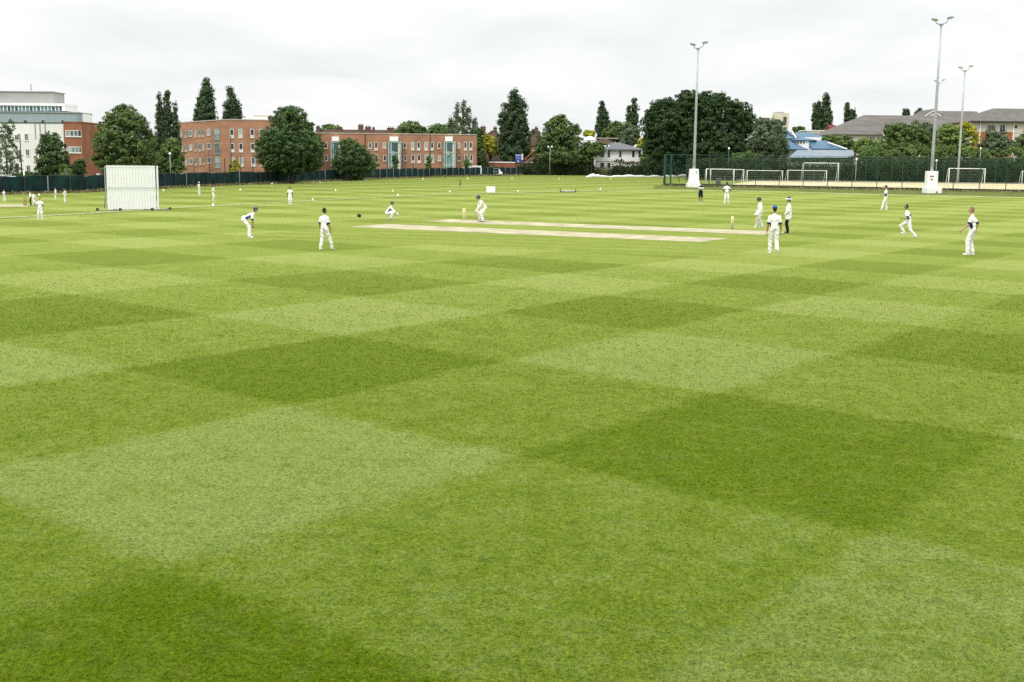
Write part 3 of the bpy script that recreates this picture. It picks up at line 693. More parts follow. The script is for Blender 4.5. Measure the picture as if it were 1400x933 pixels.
for (x0, x1) in ((453.5, 468.5), (531.8, 549.8), (607.3, 623.3)):
    a0, z1 = f3.sz(x0, 188.8); a1, z0 = f3.sz(x1, 236); zt_ = f3.sz(x0, 187.2)[1]
    bay = MB(); wd = a1-a0
    f3.slab(bay, a0+0.1, a1-0.1, zg(Y3)-0.2, z1-0.9, 0.004, 1.4)
    bay_o = W(bay, 'stair_bay', M['glass_teal'], root)
    mb = MB(); f3.slab(mb, a0+wd*0.12, a0+wd*0.74, z1-0.75, zt_, 0.004, 1.8); W(mb, 'canopy', M['white'], root, parent=bay_o)
    mb = MB(); f3.slab(mb, a0, a1, z1-1.1, z1-0.78, 0.004, 1.62)
    for q in (0, 0.2, 0.93): f3.slab(mb, a0+wd*q, a0+wd*q+0.2, zg(Y3)-0.2, z1-1.103, 1.42, 1.6)
    zm = f3.sz(x0, 209)[1]; f3.slab(mb, a0+0.2, a1-0.2, zm-0.12, zm+0.12, 1.42, 1.55)
    zm2 = f3.sz(x0, 226)[1]; f3.slab(mb, a0+0.2, a1-0.2, zm2-0.12, zm2+0.12, 1.42, 1.55)
    W(mb, 'bay_frame', M['teal_frame'], root, parent=bay_o)
    mb = MB(); f3.slab(mb, a0+wd*0.3, a0+wd*0.72, zm+0.15, z1-1.15, 1.405, 1.46); W(mb, 'opening', M['glass_tealdark'], root, parent=bay_o)
    mb = MB(); f3.slab(mb, a0+wd*0.74, a0+wd*0.9, zg(Y3), z1-1.13, 1.405, 1.5); W(mb, 'pale_panel', M['cream'], root, parent=bay_o)
    mb = MB(); f3.slab(mb, a0+wd*0.26, a0+wd*0.5, zm-0.6, zm+0.3, 1.6, 1.66); f3.slab(mb, a0+wd*0.3, a0+wd*0.6, zm2-0.5, zm2+0.4, 1.6, 1.66); W(mb, 'balcony_panel', M['glass_pale'], root, parent=bay_o)
mb = MB()
for x in (499.4, 588.3): a, _ = f3.sz(x, 200); f3.slab(mb, a-0.07, a+0.07, zg(Y3), f3.zt-0.05, 0.01, 0.14)
W(mb, 'downpipe', M['darkmetal'], root)

# --- left: brick and white render block with the grey office behind
Y1 = 210
root = empty('apartment_building', (at(112, 240, Y1).x, Y1, zg(Y1)), 0, 'pale rendered flats with a brick end block beside the round tree', 'building')
fb = Facade(88.5, Y1, 112.5, Y1, 167.8, 100); fw = Facade(-60, Y1+4, 88, Y1+0.5, 169.2, 60)
mb = MB(); mb.bmm((fb.p0.x, Y1, -0.3), (fb.p1.x, Y1+11.5, fb.zt)); W(mb, 'brick_wall', M['brick_dark'], root)
mb = MB(); mb.bmm((fb.p0.x-0.05, Y1-0.1, fb.zt+0.003), (fb.p1.x+0.1, Y1+11.6, fb.zt+0.18)); W(mb, 'coping', M['brick_dark'], root)
mb = MB(); q0, q1 = fw.p0, fw.p1-fw.ex*0.02
mb.prism([Vector((q0.x, q0.y, -0.3)), Vector((q1.x, q1.y, -0.3)), Vector((q1.x, q1.y+10, -0.3)), Vector((q0.x, q0.y+10, -0.3))], (0, 0, fw.zt+0.3)); W(mb, 'rendered_wall', M['pinkrender'], root)
mb = MB(); fw.slab(mb, 0, fw.len-0.05, fw.zt+0.003, fw.zt+0.16, -0.4, 0.08); W(mb, 'coping', M['darkmetal'], root)
for r, dy in enumerate((0, 22.3)):
    x = 89.2+2*r
    o = fb.window(root, x, 178.2+dy, 111.6, 187.2+dy, 'white', 'glass_pale', 0.16, mull=3)
    a0, z1 = fb.sz(x+13.6+4.5, 178.8+dy); a1, z0 = fb.sz(111, 186.4+dy)
    mb = MB(); fb.slab(mb, a0, a1, z0, z1, 0.03, 0.08); W(mb, 'pane', M['glass'], root, parent=o)
    for q in (8.2, 13.8):
        a0, z1 = fb.sz(x+q, 180+dy); a1, z0 = fb.sz(x+q+2.2, 186+dy); mb = MB(); fb.slab(mb, a0, a1, z0, z1, 0.03, 0.05); W(mb, 'pane', M['glass'], root, parent=o)
for (x0, y0, x1, y1) in ((20, 184.3, 26.7, 192.4), (33.5, 182.8, 39, 192.6), (22, 204.5, 28.5, 213), (35, 204, 40.8, 213.5), (-6, 184.5, 2, 192.6), (-6, 205, 2, 213.6), (62, 182, 67.5, 192), (64, 203, 69.5, 213), (20, 226, 27, 236), (36, 226, 42, 236), (56, 226, 62, 236)):
    fw.window(root, x0, y0, x1, y1, 'white', 'glass', 0.12, mull=1)
mb = MB()
for x in (48.5, 55, 62): a, _ = fw.sz(x, 180); fw.slab(mb, a-0.06, a+0.06, fw.sz(x, 190)[1], fw.zt-0.05, 0.01, 0.1)
W(mb, 'downpipe', M['galv_dull'], root)

Yo = 262
root = empty('office_building', (at(40, 240, Yo).x, Yo, zg(Yo)), 0, 'grey stepped office block with a glazed top band at the far left', 'building')
def bpx(mb, x0, x1, y0, y1, Y, D, mi=0):
    a = at(x0, y1, Y); b = at(x1, y0, Y); c = at((x0+x1)/2, y0, Y); d = at((x0+x1)/2, y1, Y)
    mb.bmm((a.x, Y, d.z), (b.x, Y+D, c.z), mi); return c.z, d.z
mb = MB(); bpx(mb, -120, 105, 154, 262, Yo, 9); W(mb, 'clad_wall', M['cladding_blue'], root)
mb = MB(); bpx(mb, -120, 105.5, 152.2, 153.9, Yo-0.2, 9.4); W(mb, 'parapet', M['galv_dull'], root)
mb = MB(); bpx(mb, -120, 84.5, 144.2, 152, Yo+2, 7); o = W(mb, 'glazed_storey', M['glass_teal'], root)
for i in range(24):
    x = -36+i*5.05
    if x > 82: break
    mb = MB(); bpx(mb, x, x+0.7, 144.4, 151.8, Yo+1.85, 0.12); W(mb, 'mullion', M['white'], root, parent=o)
    if i % 3 != 1: mb = MB(); bpx(mb, x+1.1, x+4.4, 145.2+1.5*(i % 2), 151.2, Yo+1.9, 0.06); W(mb, 'pane', M['glass_tealdark'] if i % 2 else M['glass_teal'], root, parent=o)
mb = MB(); bpx(mb, -120, 88.5, 140.6, 144, Yo+1.5, 8); bpx(mb, 84.8, 88.5, 144.05, 152, Yo+1.6, 7.5); W(mb, 'white_roof_edge', M['white'], root)
mb = MB(); bpx(mb, -120, 72.5, 125.5, 140.4, Yo+3, 6.5); W(mb, 'plant_screen', M['plantgrey'], root)
mb = MB(); bpx(mb, -120, 73.2, 124.4, 125.4, Yo+2.8, 7); W(mb, 'screen_capping', M['galv_dull'], root)
fo = Facade(-60, Yo, 105, Yo, 154, 60)
for (x0, x1) in ((32, 37.6), (56, 61.8), (83, 88)): fo.window(root, x0, 164, x1, 171, 'galv', 'glass', 0.15, sill=False)
mb = MB(); bpx(mb, 105.2, 113.5, 155.8, 172, Yo+3, 5); o = W(mb, 'roof_box', M['white'], root)
mb = MB(); bpx(mb, 108, 111.5, 159, 164.5, Yo+2.93, 0.06); W(mb, 'window', M['glass'], root)
mb = MB(); a = at(42.5, 124.5, Yo+5); mb.tube([a, a+Vector((0, 0, 1.5))], 0.12, 6); a2 = at(52, 123.8, Yo+5); mb.tube([a2, a2+Vector((3, 0, -0.1))], 0.06, 6); W(mb, 'roof_mast', M['galv'], root)

# --- gabled / hipped houses
def hip_roof(root, x0, x1, ye, yr, Y, D, matn, over=0.5, ridge_in=0.5, gable=False, hipl=True, hipr=True, name='roof', thick=0.18):
    """x0,x1 eaves ends (px) at depth Y, ye eaves row, yr ridge row (ridge stands D/2 behind)"""
    a = at(x0, ye, Y); b = at(x1, ye, Y); ze = at((x0+x1)/2, ye, Y).z; zr = at((x0+x1)/2, yr, Y+D/2).z
    xa, xb = a.x-over, b.x+over; ya, yb = Y-over, Y+D+over
    il = (D*ridge_in if hipl else 0); ir = (D*ridge_in if hipr else 0)
    mb = MB()
    vs = [(xa, ya, ze), (xb, ya, ze), (xb, yb, ze), (xa, yb, ze), (xa+il, (ya+yb)/2, zr), (xb-ir, (ya+yb)/2, zr)]
    vs += [(v[0], v[1], ze-thick) for v in vs[:4]]
    mb.add(vs, [(0, 1, 5, 4), (1, 2, 5), (2, 3, 4, 5), (3, 0, 4), (0, 6, 7, 1), (1, 7, 8, 2), (2, 8, 9, 3), (3, 9, 6, 0), (6, 9, 8, 7)])
    return W(mb, name, M[matn], root), ze, zr, (xa, xb)
def house(name, label, x0, x1, ye, yr, yb, Y, D, wallm, roofm, cat='house', **kw):
    root = empty(name, (at((x0+x1)/2, 240, Y).x, Y, zg(Y)), 0, label, cat)
    o, ze, zr, xs = hip_roof(root, x0, x1, ye, yr, Y, D, roofm, **kw)
    a = at(x0, ye, Y); b = at(x1, ye, Y); mb = MB(); mb.bmm((a.x, Y, zg(Y)-0.4), (b.x, Y+D, ze-0.19)); 
    if not kw.get('hipl', True) or not kw.get('hipr', True):
        ym = Y+D/2
        for (flag, xx, s) in ((kw.get('hipl', True), a.x, 1), (kw.get('hipr', True), b.x, -1)):
            if not flag: mb.prism([(xx, Y+0.05, ze-0.186), (xx, Y+D-0.05, ze-0.186), (xx, ym, zr-0.25)], (0.25*s, 0, 0))
    W(mb, 'wall', M[wallm], root)
    return root, Facade(x0, Y, x1, Y, ye, (x0+x1)/2), ze, zr
def chimney(root, x0, x1, y0, Y, zbot, matn='brick_chimney', pots=2):
    mb = MB(); a = at(x0, y0, Y); b = at(x1, y0, Y); mb.bmm((a.x, Y, zbot), (b.x, Y+0.9, a.z)); mb.bmm((a.x-0.08, Y-0.08, a.z+0.002), (b.x+0.08, Y+0.98, a.z+0.2))
    for i in range(pots):
        x = a.x+(b.x-a.x)*(i+0.7)/(pots+0.4); mb.tube([(x, Y+0.45, a.z+0.19), (x, Y+0.45, a.z+0.65)], [0.15, 0.12], 8)
    W(mb, 'chimney', M[matn], root)

# white house
root, fh, ze, zr = house('white_house', 'white rendered two storey house with a grey hipped roof behind the hedge', 815, 876.5, 204.5, 195.2, 240, 288, 11, 'render', 'slate', over=0.8)
for (x0, x1, y0, y1) in ((821, 826.2, 206.8, 214), (831, 834, 206.8, 214), (846.8, 849.3, 206.6, 214), (864.6, 867.2, 206.5, 214), (873.2, 876.2, 206.5, 214), (820.8, 826, 222.8, 230), (830.8, 834.4, 222.8, 230)):
    fh.window(root, x0, y0, x1, y1, 'darkmetal', 'glass', 0.1, mull=1 if x1-x0 > 4 else 0)
mb = MB(); a0, z = fh.sz(815, 221); fh.slab(mb, 0, fh.len, z-0.08, z+0.08, 0.003, 0.05); W(mb, 'string_course', M['coping'], root)
mb = MB(); a0, z = fh.sz(877, 217.5); fh.slab(mb, fh.len+0.01, fh.len+1.6, zg(288), z, -5, -0.3); fh.slab(mb, fh.len+0.01, fh.len+1.9, z+0.003, z+0.25, -5.2, 0); W(mb, 'porch', M['render'], root)

# bungalow + houses between the brick flats and the conifer
root, fh, ze, zr = house('brown_bungalow', 'low house with brown tiled roof left of the blue sign', 657, 714, 222.5, 206.5, 240, 292, 9, 'cream', 'roof_brown', over=0.5, hipr=False)
for x0, x1 in ((664, 668), (672, 676.5), (680, 684)): fh.window(root, x0, 223.6, x1, 229, 'white', 'glass', 0.1, mull=1)
root, fh, ze, zr = house('terrace_house', 'brown roofed house with chimneys behind the yellow green bush', 655, 692, 190.5, 178.5, 240, 330, 9, 'brick_dark', 'roof_brown', over=0.4)
chimney(root, 674.5, 679.5, 175.6, 334, zr-1.5); chimney(root, 657, 664, 174.5, 334, zr-1.5)
for x in (664, 672, 680): fh.window(root, x, 192.5, x+3.4, 198, 'white', 'glass', 0.1, mull=1)
root, fh, ze, zr = house('terrace_house', 'gabled house with pale eaves between the conifer and the round tree', 713, 752, 199.5, 180, 240, 320, 9, 'brick_or', 'roof_brown', over=0.4)
for x in (722, 729, 736): fh.window(root, x, 201, x+3.2, 206, 'white', 'glass', 0.1, mull=1)
chimney(root, 731, 735.5, 176, 324, zr-1.5)
root, fh, ze, zr = house('tiled_annexe', 'low annexe with brown tiled roof right of the blue sign', 716, 748, 223.5, 208.5, 240, 300, 8, 'cream', 'roof_brown', over=0.4)
for x in (722, 728.5): fh.window(root, x, 225.5, x+3.6, 231, 'white', 'glass', 0.1, mull=1)
# terrace row of roofs behind long flats
root, fh, ze, zr = house('terrace_row', 'row of terraced houses with brown roofs and chimneys behind the long flats', 424, 545, 188, 177.5, 240, 345, 9, 'brick_dark', 'roof_brown', over=0.4)
for x0, x1, y0 in ((432, 437, 174.6), (489.5, 496.5, 172.3), (499, 507, 174.8), (509, 512, 176.6), (529, 539, 176), (462, 467, 176)): chimney(root, x0, x1, y0, 349, zr-1.8, pots=3)
root, fh, ze, zr = house('terrace_house', 'dark roof just showing between the round tree and the poplars', 196, 222, 199, 186.5, 240, 300, 9, 'brick_dark', 'roof_brown', over=0.4)
chimney(root, 203, 208, 183.5, 304, zr-1.2)
fh.window(root, 205, 201, 209, 207, 'white', 'glass', 0.1, mull=1)
# brown roofed hall with white dome
root, fh, ze, zr = house('brick_hall', 'low brown roofed hall with a white roof dome behind the white house', 797, 858, 203.5, 189.5, 240, 318, 12, 'brick_dark', 'roof_brown', over=0.4)
mb = MB(); c = at(807, 190, 322); mb.ell((c.x, 324, c.z-0.5), (1.75, 1.75, 1.2), None, 16, 8, zmin=0.0); W(mb, 'roof_dome', M['white'], root, smooth=True)
mb = MB(); bpx(mb, 795, 846, 188.6, 189.8, 324, 0.5); W(mb, 'ridge_capping', M['coping'], root)
# pale tower block
Yt = 420
root = empty('tower_block', (at(1056, 240, Yt).x, Yt, zg(Yt)), 0, 'cream and white tower block far behind the willow like tree', 'building')
mb = MB(); bpx(mb, 1056.5, 1079, 154.6, 245, Yt, 8); W(mb, 'cream_wall', M['cream'], root)
mb = MB(); bpx(mb, 1034, 1056.2, 155.4, 245, Yt+2, 8); W(mb, 'white_wall', M['white'], root)
mb = MB(); bpx(mb, 1061, 1072, 153.4, 154.5, Yt+2, 4); W(mb, 'roof_hatch', M['galv_dull'], root)
ft = Facade(1034, Yt, 1079, Yt, 154.6, 1060)
for i in range(3): ft.window(root, 1070.5, 159.5+i*14, 1075.5, 171+i*14, 'coping', 'glass', 0.25, sill=False, mull=1)
ft2 = Facade(1034, Yt+2, 1056, Yt+2, 155, 1040)
for i in range(3): ft2.window(root, 1038, 161+i*12, 1052, 165+i*12, 'coping', 'glass', 0.2, sill=False, mull=3)

# blue roofed pavilion
Yb = 268
root = empty('blue_roofed_building', (at(1110, 240, Yb).x, Yb, zg(Yb)), 0, 'white building with stepped blue metal hip roofs beyond the court', 'building')
def hiproof(x0, x1, ye, yr, Y, D, m, il=0.5, ir=0.5, hl=True, hr=True, nm='roof'):
    return hip_roof(root, x0, x1, ye, yr, Y, D, m, 0.4, 0.5, hipl=hl, hipr=hr, name=nm)
mb = MB(); bpx(mb, 1062, 1090, 189.5, 246, Yb+8, 8); bpx(mb, 1078, 1140, 204.6, 246, Yb+1, 6.5); bpx(mb, 1092, 1112, 191.8, 204.6, Yb+3, 4); bpx(mb, 1100, 1135, 188, 205, Yb+12, 4); W(mb, 'wall', M['render'], root)
hiproof(1058, 1086.5, 189.3, 178, Yb+8, 9, 'roof_blue')
hiproof(1080, 1128, 188.5, 181, Yb+13, 6, 'roof_blue')
hiproof(1088, 1114, 191.6, 188, Yb+3, 5, 'roof_blue')
hiproof(1050, 1102, 203.8, 193, Yb, 7, 'roof_blue')
hiproof(1113, 1153, 203.6, 192.5, Yb, 7, 'roof_blue', hl=False)
mb = MB()
for (xa, ya, xb, yb, Y) in ((1082.3, 179, 1088.5, 189, Yb+8), (1132, 195, 1158, 204, Yb-0.4)):
    p, q = at(xa, ya, Y+2.2), at(xb, yb, Y-0.6); mb.tube([p, q], 0.15, 6)
W(mb, 'white_ridge', M['white'], root)
mb = MB(); p = [at(1078, 215.6, Yb-6), at(1167.5, 215.6, Yb-6), at(1167.5, 205.2, Yb-0.9), at(1090, 205.2, Yb-0.9)]
mb.prism(p, (0, 0.1, -0.15)); W(mb, 'canopy', M['roof_bluepale'], root)
mb = MB(); bpx(mb, 1080, 1167, 215.7, 246, Yb-5, 4); W(mb, 'canopy_wall', M['cladding'], root)
fo = Facade(1090, Yb+3, 1112, Yb+3, 192, 1100)
fo.window(root, 1093.5, 193, 1096.5, 197, 'white', 'glass', 0.1, sill=False); fo.window(root, 1098, 193, 1100.5, 197, 'white', 'glass', 0.1, sill=False)
# cream flats between
Yk = 330
root = empty('cream_building', (at(1115, 240, Yk).x, Yk, zg(Yk)), 0, 'low cream building with flat roof behind the blue roofs', 'building')
mb = MB(); bpx(mb, 1100, 1132, 179.3, 246, Yk, 7); W(mb, 'wall', M['cream'], root)
mb = MB(); bpx(mb, 1099.5, 1132.5, 178.3, 179.2, Yk-0.2, 7.4); W(mb, 'roof_edge', M['white'], root)
fk = Facade(1100, Yk, 1132, Yk, 179, 1115)
for x in (1107, 1113.5, 1120, 1126): fk.window(root, x, 181.5, x+3.4, 186, 'white', 'glass', 0.15, sill=False)
root, fh, ze, zr = house('red_roofed_house', 'house with a red roof peeping over the long grey roof', 1137, 1160, 176.5, 171, 240, 360, 8, 'render', 'roof_red', over=0.3, hipl=False)
# long grey roofed flats
root, fh, ze, zr = house('long_flats', 'long cream flats under a huge weathered grey tiled roof', 1141, 1330, 184.5, 158.2, 240, 300, 20, 'beige', 'roof_greybrown', over=0.8, ridge_in=0.55, hipr=False)
for i, x in enumerate((1150, 1154.3, 1158.6, 1163.5, 1185, 1189.2, 1193.4, 1200, 1204.5, 1215, 1219.5)): fh.window(root, x, 187.2, x+2.6, 191.8, 'white', 'glass', 0.12, sill=False)
mb = MB(); bpx(mb, 1207.5, 1212, 176, 186, 299, 1.2); W(mb, 'chimney', M['cream'], root)
root, fh, ze, zr = house('gabled_flats', 'grey roofed gable end with white bargeboards behind the floodlight', 1281, 1345, 166, 152.2, 240, 318, 14, 'cream', 'roof_grey', over=0.6, hipl=False, hipr=False)
# visible gable facing the ground
g0, g1, gm = at(1262, 160.8, 311), at(1288, 160.8, 311), at(1275.3, 152.2, 311)
mb = MB(); mb.prism([g0, g1, gm], (0, 9, 0)); mb.bmm((g0.x, 311, 6), (g1.x, 320, g0.z-0.002)); W(mb, 'gable', M['cream'], root)
mb = MB()
for (p, q) in ((g0, gm), (g1, gm)):
    d = (q-p).normalized(); mb.tube([p-d*0.5+Vector((0, -0.2, 0.12)), q+Vector((0, -0.2, 0.12))], 0.2, 6)
W(mb, 'bargeboard', M['white'], root)
mb = MB(); n0 = g0+Vector((-0.6, -0.4, 0.0)); m0 = gm+Vector((0, -0.4, 0.35)); n1 = g1+Vector((0.6, -0.4, 0))
mb.prism([n0, m0, m0+Vector((0, 0, 0.2)), n0+Vector((0, 0, 0.2))], (0, 10, 0)); mb.prism([n1, m0, m0+Vector((0, 0, 0.2)), n1+Vector((0, 0, 0.2))], (0, 10, 0)); W(mb, 'gable_roof', M['roof_grey'], root)
Yg = 262
root, fh, ze, zr = house('rendered_flats', 'beige flats with brick lower wall and grey roof at the right edge', 1332, 1450, 166.2, 148.8, 240, Yg, 16, 'beige', 'roof_grey', over=0.7, hipl=True, hipr=False)
for (x0, x1, y0, y1, mu) in ((1349, 1361.5, 170.5, 180.5, 3), (1366.5, 1374.5, 170, 181.5, 1), (1386, 1391.3, 170.2, 181, 0), (1349, 1361.5, 193, 203, 3), (1366.5, 1374.5, 193, 204, 1), (1386, 1391.3, 193, 204, 0)):
    o = fh.window(root, x0, y0, x1, y1, 'white', 'glass', 0.2, mull=mu, low=0.4 if mu == 0 else None)
    if mu:
        a0, z1 = fh.sz(x0-0.6, y1-4); a1, z0 = fh.sz(x1+0.6, y1+0.4); mb = MB(); fh.slab(mb, a0, a1, z1-0.07, z1, 0.4, 0.46); fh.slab(mb, a0, a1, z0, z0+0.07, 0.1, 0.46)
        for kk in range(12): aa = a0+(a1-a0)*kk/11; fh.slab(mb, aa-0.02, aa+0.02, z0+0.07, z1-0.07, 0.41, 0.45)
        W(mb, 'balcony_rail', M['darkmetal'], root, parent=o)
mb = MB(); a0, z1 = fh.sz(1333, 180); a1, _ = fh.sz(1384.5, 180); fh.slab(mb, 0.02, a1, zg(Yg), z1, 0.003, 0.03); W(mb, 'brick_panel', M['brick_or'], root)
mb = MB()
for x in (1339.5, 1385.2): a, _ = fh.sz(x, 180); fh.slab(mb, a-0.09, a+0.09, zg(Yg), ze-0.2, 0.04, 0.2)
W(mb, 'downpipe', M['white'], root)
mb = MB(); a, b = at(1332, 166.4, Yg-0.8), at(1450, 166.4, Yg-0.8); mb.bmm((a.x-0.7, Yg-0.98, ze-0.3), (b.x, Yg-0.72, ze-0.02)); W(mb, 'gutter', M['darkmetal'], root)

# garden walls
root = empty('brick_garden_wall', (at(240, 240, 190).x, 190, zg(190)), 0, 'low brick wall with pale coping in front of the brick flats', 'wall')
mb = MB(); bpx(mb, 214, 305, 237, 252, 190, 0.35); W(mb, 'wall', M['brick_dark'], root)
mb = MB(); bpx(mb, 213.5, 305.5, 235.9, 236.95, 189.9, 0.55); W(mb, 'coping', M['coping'], root)
root = empty('brick_garden_wall', (at(690, 240, 283).x, 283, zg(283)), 0, 'low brown brick wall with white coping below the blue sign', 'wall')
mb = MB(); bpx(mb, 668, 728, 223, 240, 283, 0.35); W(mb, 'wall', M['brick_dark'], root)
mb = MB(); bpx(mb, 667.5, 728.5, 221.6, 222.9, 282.9, 0.55); W(mb, 'coping', M['white'], root)

# ------------------------------------------------------------------ trees (crowns from left to right)
G_POP = 'tall narrow trees on the skyline'
tree([(6, 190, 13, 24), (12, 215, 17, 22), (3, 235, 18, 18), (14, 172, 6, 9), (22, 238, 10, 14)], 168, 'grey', 'airy grey green birch tree at the left edge', tuft=3.2, dens=0.75, per=9, trunk_r=0.12, inner=0.06)
tree([(72, 215, 22, 28), (68, 196, 15, 16), (84, 232, 18, 16), (60, 236, 14, 13)], 168, 'dark', 'dark bushy tree in front of the pale rendered flats', tuft=3.6, trunk_r=0.16)
tree([(106, 234, 11, 14), (112, 225, 6, 9)], 172, 'dark', 'small dark tree against the brick end block', tuft=3.2)
tree([(91, 238, 9, 9), (88, 230, 6, 7)], 148, 'mid', 'slim young tree with a pale stake like trunk behind the left fence', tuft=2.6, per=8, dens=0.6, bark='bark_pale', trunk_r=0.09, inner=0.05)
tree([(38, 243, 14, 9), (52, 244, 10, 8)], 160, 'dark', 'low dark shrub under the birch behind the fence', 'shrub', 'shrub', tuft=3)
tree([(171, 195, 40, 42), (168, 165, 24, 22), (150, 205, 22, 34), (195, 206, 19, 34), (171, 222, 38, 20), (167, 152, 10, 10), (186, 172, 16, 18)], 164, 'lime', 'big round olive green tree behind the sight screen', tuft=4.4, per=20, trunk_px=171)
tree(spire(217.5, 131, 222, 6.5)+spire(229, 126, 224, 8.5)+spire(240.5, 145, 224, 6), 238, 'poplar', 'clump of three dark poplars left of the brick flats', group=G_POP, tuft=3.2, droop=-0.4, flat=1.1, per=14)
tree([(233, 215, 18, 20), (222, 230, 12, 12), (246, 231, 8, 10), (236, 198, 9, 10)], 185, 'mid', 'bushy green tree in front of the three poplars', tuft=3.4)
tree(spire(283, 111, 200, 16, 8, 0.22)+spire(272, 140, 200, 8), 285, 'poplar', 'broad dark poplar rising over the brick flats', group=G_POP, tuft=3.3, droop=-0.4, flat=1.1)
tree(spire(316, 123, 200, 11.5, 8, 0.3)+spire(326, 142, 200, 8), 285, 'poplar', 'smaller dark poplar over the brick flats, right of the broad one', group=G_POP, tuft=3.2, droop=-0.4, flat=1.1)
tree([(397, 200, 45, 34), (396, 172, 30, 27), (398, 220, 41, 17), (370, 208, 20, 26), (424, 208, 19, 26), (396, 156, 13, 11)], 172, 'dark', 'big round dark tree in front of the brick flats with its trunk at the fence', tuft=4.2, per=20, trunk_px=399, trunk_r=0.32)
tree([(322, 231, 7, 8), (321, 224, 5, 6)], 168, 'gold', 'thin young yellow green tree against the brick flats', tuft=2.2, per=7, dens=0.6, trunk_r=0.06, inner=0.05)
tree([(482, 216, 26, 22), (476, 200, 15, 11), (497, 224, 20, 16), (466, 226, 13, 14)], 194, 'dark', 'squat dark round tree standing at the fence', tuft=4, trunk_px=480)
tree([(487, 242.5, 10, 4.5)], 196, 'fresh', 'low light green bush at the foot of the squat dark tree', 'bush', 'bush', tuft=2.6)
tree([(452, 178, 14, 8), (465, 181, 10, 6)], 400, 'mid', 'distant rounded tree above the terrace roofs', tuft=3.4)
tree([(561, 178, 20, 12), (548, 181, 10, 9), (577, 181, 9, 8)], 300, 'mid', 'light green rounded tree behind the long flats', tuft=3.6)
tree([(605, 180, 22, 11), (592, 183, 11, 8)], 310, 'mid', 'second rounded tree behind the long flats, beside the spiky one', tuft=3.4)
tree(spire(634, 138, 190, 5)+spire(625, 143, 190, 5)+spire(641, 148, 190, 5)+spire(616, 163, 190, 4)+spire(649, 164, 190, 3.5), 285, 'grey', 'grey green tree with several loose upright spires behind the long flats', tuft=2.6, droop=-0.6, flat=1.3, dens=0.75, per=10, inner=0.1)
tree([(652, 197, 9, 20), (656, 215, 9, 16), (655, 182, 5, 8)], 280, 'dark', 'dark green bush at the right end of the long flats', 'bush', 'bush', tuft=3)
tree([(671, 200, 10, 13), (664, 190, 6, 8), (677, 207, 6, 7)], 290, 'yellow', 'yellow green bush between the long flats and the conifer', 'bush', 'bush', tuft=3)
tree([(660, 225, 8, 10), (672, 233, 12, 5), (684, 234, 9, 4)], 281, 'mid', 'overgrown shrub behind the fence below the bungalow', 'shrub', 'shrub', tuft=2.8)
tree([(540, 224, 5, 12)], 245, 'dark', 'slim young tree in front of the middle stair bay', tuft=2.3, per=8, dens=0.7, trunk_r=0.06)
tree([(586, 223, 4.5, 10)], 245, 'mid', 'slim young tree between the middle and right stair bays', tuft=2.3, per=8, dens=0.7, trunk_r=0.06)
tree([(638, 223, 4.5, 8)], 250, 'mid', 'slim young tree near the right end of the long flats', tuft=2.3, per=8, dens=0.7, trunk_r=0.06)
tree([(703, 140, 9, 16), (693, 165, 11, 22), (712, 160, 10, 24), (703, 175, 17, 30), (691, 195, 12, 22), (714, 196, 12, 24), (703, 210, 20, 14), (704, 127, 4, 7)], 287, 'poplar', 'tall dark conical tree behind the blue sign', group=G_POP, tuft=3.6, droop=-0.2, flat=1.0, per=18)
tree([(764, 182, 22, 22), (750, 200, 19, 22), (782, 200, 16, 22), (765, 212, 30, 14), (765, 165, 12, 8), (740, 206, 10, 14), (788, 178, 7, 8)], 283, 'lime', 'round olive tree behind the hedge, left of the white house', tuft=3.8, per=18)
tree([(800, 212, 11, 16), (812, 205, 10, 10), (822, 200, 6, 6), (803, 200, 7, 7)], 285, 'mid', 'leafy tree touching the left side of the white house', tuft=3.2)
tree([(731, 185, 8, 9), (738, 192, 6, 8)], 330, 'mid', 'small green tree behind the round olive tree', tuft=3)
tree([(806, 183, 7, 5.5)], 400, 'yellow', 'small golden tree far behind the white dome', tuft=2.6)
tree(spire(823, 142, 192, 8, 6, 0.3)+spire(829, 155, 192, 7), 345, 'poplar', 'dark narrow tree above the white house', group=G_POP, tuft=2.8, droop=-0.3, flat=1.1)
tree([(842, 180, 15, 14), (832, 186, 10, 9), (857, 178, 9, 11)], 335, 'mid', 'spreading mid green tree above the white house roof', tuft=3.2)
tree([(862, 184, 12, 13), (858, 192, 10, 7)], 325, 'grey', 'pale green rounded tree right behind the white house', tuft=3)
tree(spire(867, 136, 195, 7, 6, 0.3)+spire(860, 148, 195, 6), 345, 'poplar', 'narrow dark tree left of the huge oak', group=G_POP, tuft=2.8, droop=-0.3, flat=1.1)
tree([(881, 195, 8, 8), (876, 200, 6, 5), (886, 203, 6, 6)], 296, 'yellow', 'bright yellow shrub right of the white house', 'shrub', 'shrub', tuft=2.8)
tree([(885, 215, 9, 14), (890, 205, 6, 8)], 287, 'mid', 'tall shrub between the white house and the oak', 'shrub', 'shrub', tuft=3)
tree([(955, 165, 40, 34), (915, 170, 32, 28), (905, 152, 18, 16), (945, 140, 26, 16), (975, 140, 24, 15), (1003, 165, 28, 28), (1018, 168, 17, 18), (925, 200, 40, 24), (980, 200, 44, 24), (888, 168, 11, 20), (895, 195, 16, 22), (1000, 147, 13, 10), (915, 142, 10, 8), (1010, 205, 20, 18)], 262, 'oak', 'huge dark spreading oak behind the fenced court', tuft=4.8, per=22, trunk_px=950, trunk_r=0.6, dscale=0.6, dens=1.35, inner=0.7)
tree([(1050, 190, 24, 24), (1042, 172, 12, 12), (1058, 178, 15, 16), (1050, 210, 22, 12), (1033, 200, 11, 18), (1069, 203, 9, 12)], 255, 'grey', 'willowy grey green tree right of the oak', tuft=3.4, droop=0.5, flat=0.9, dens=0.85)
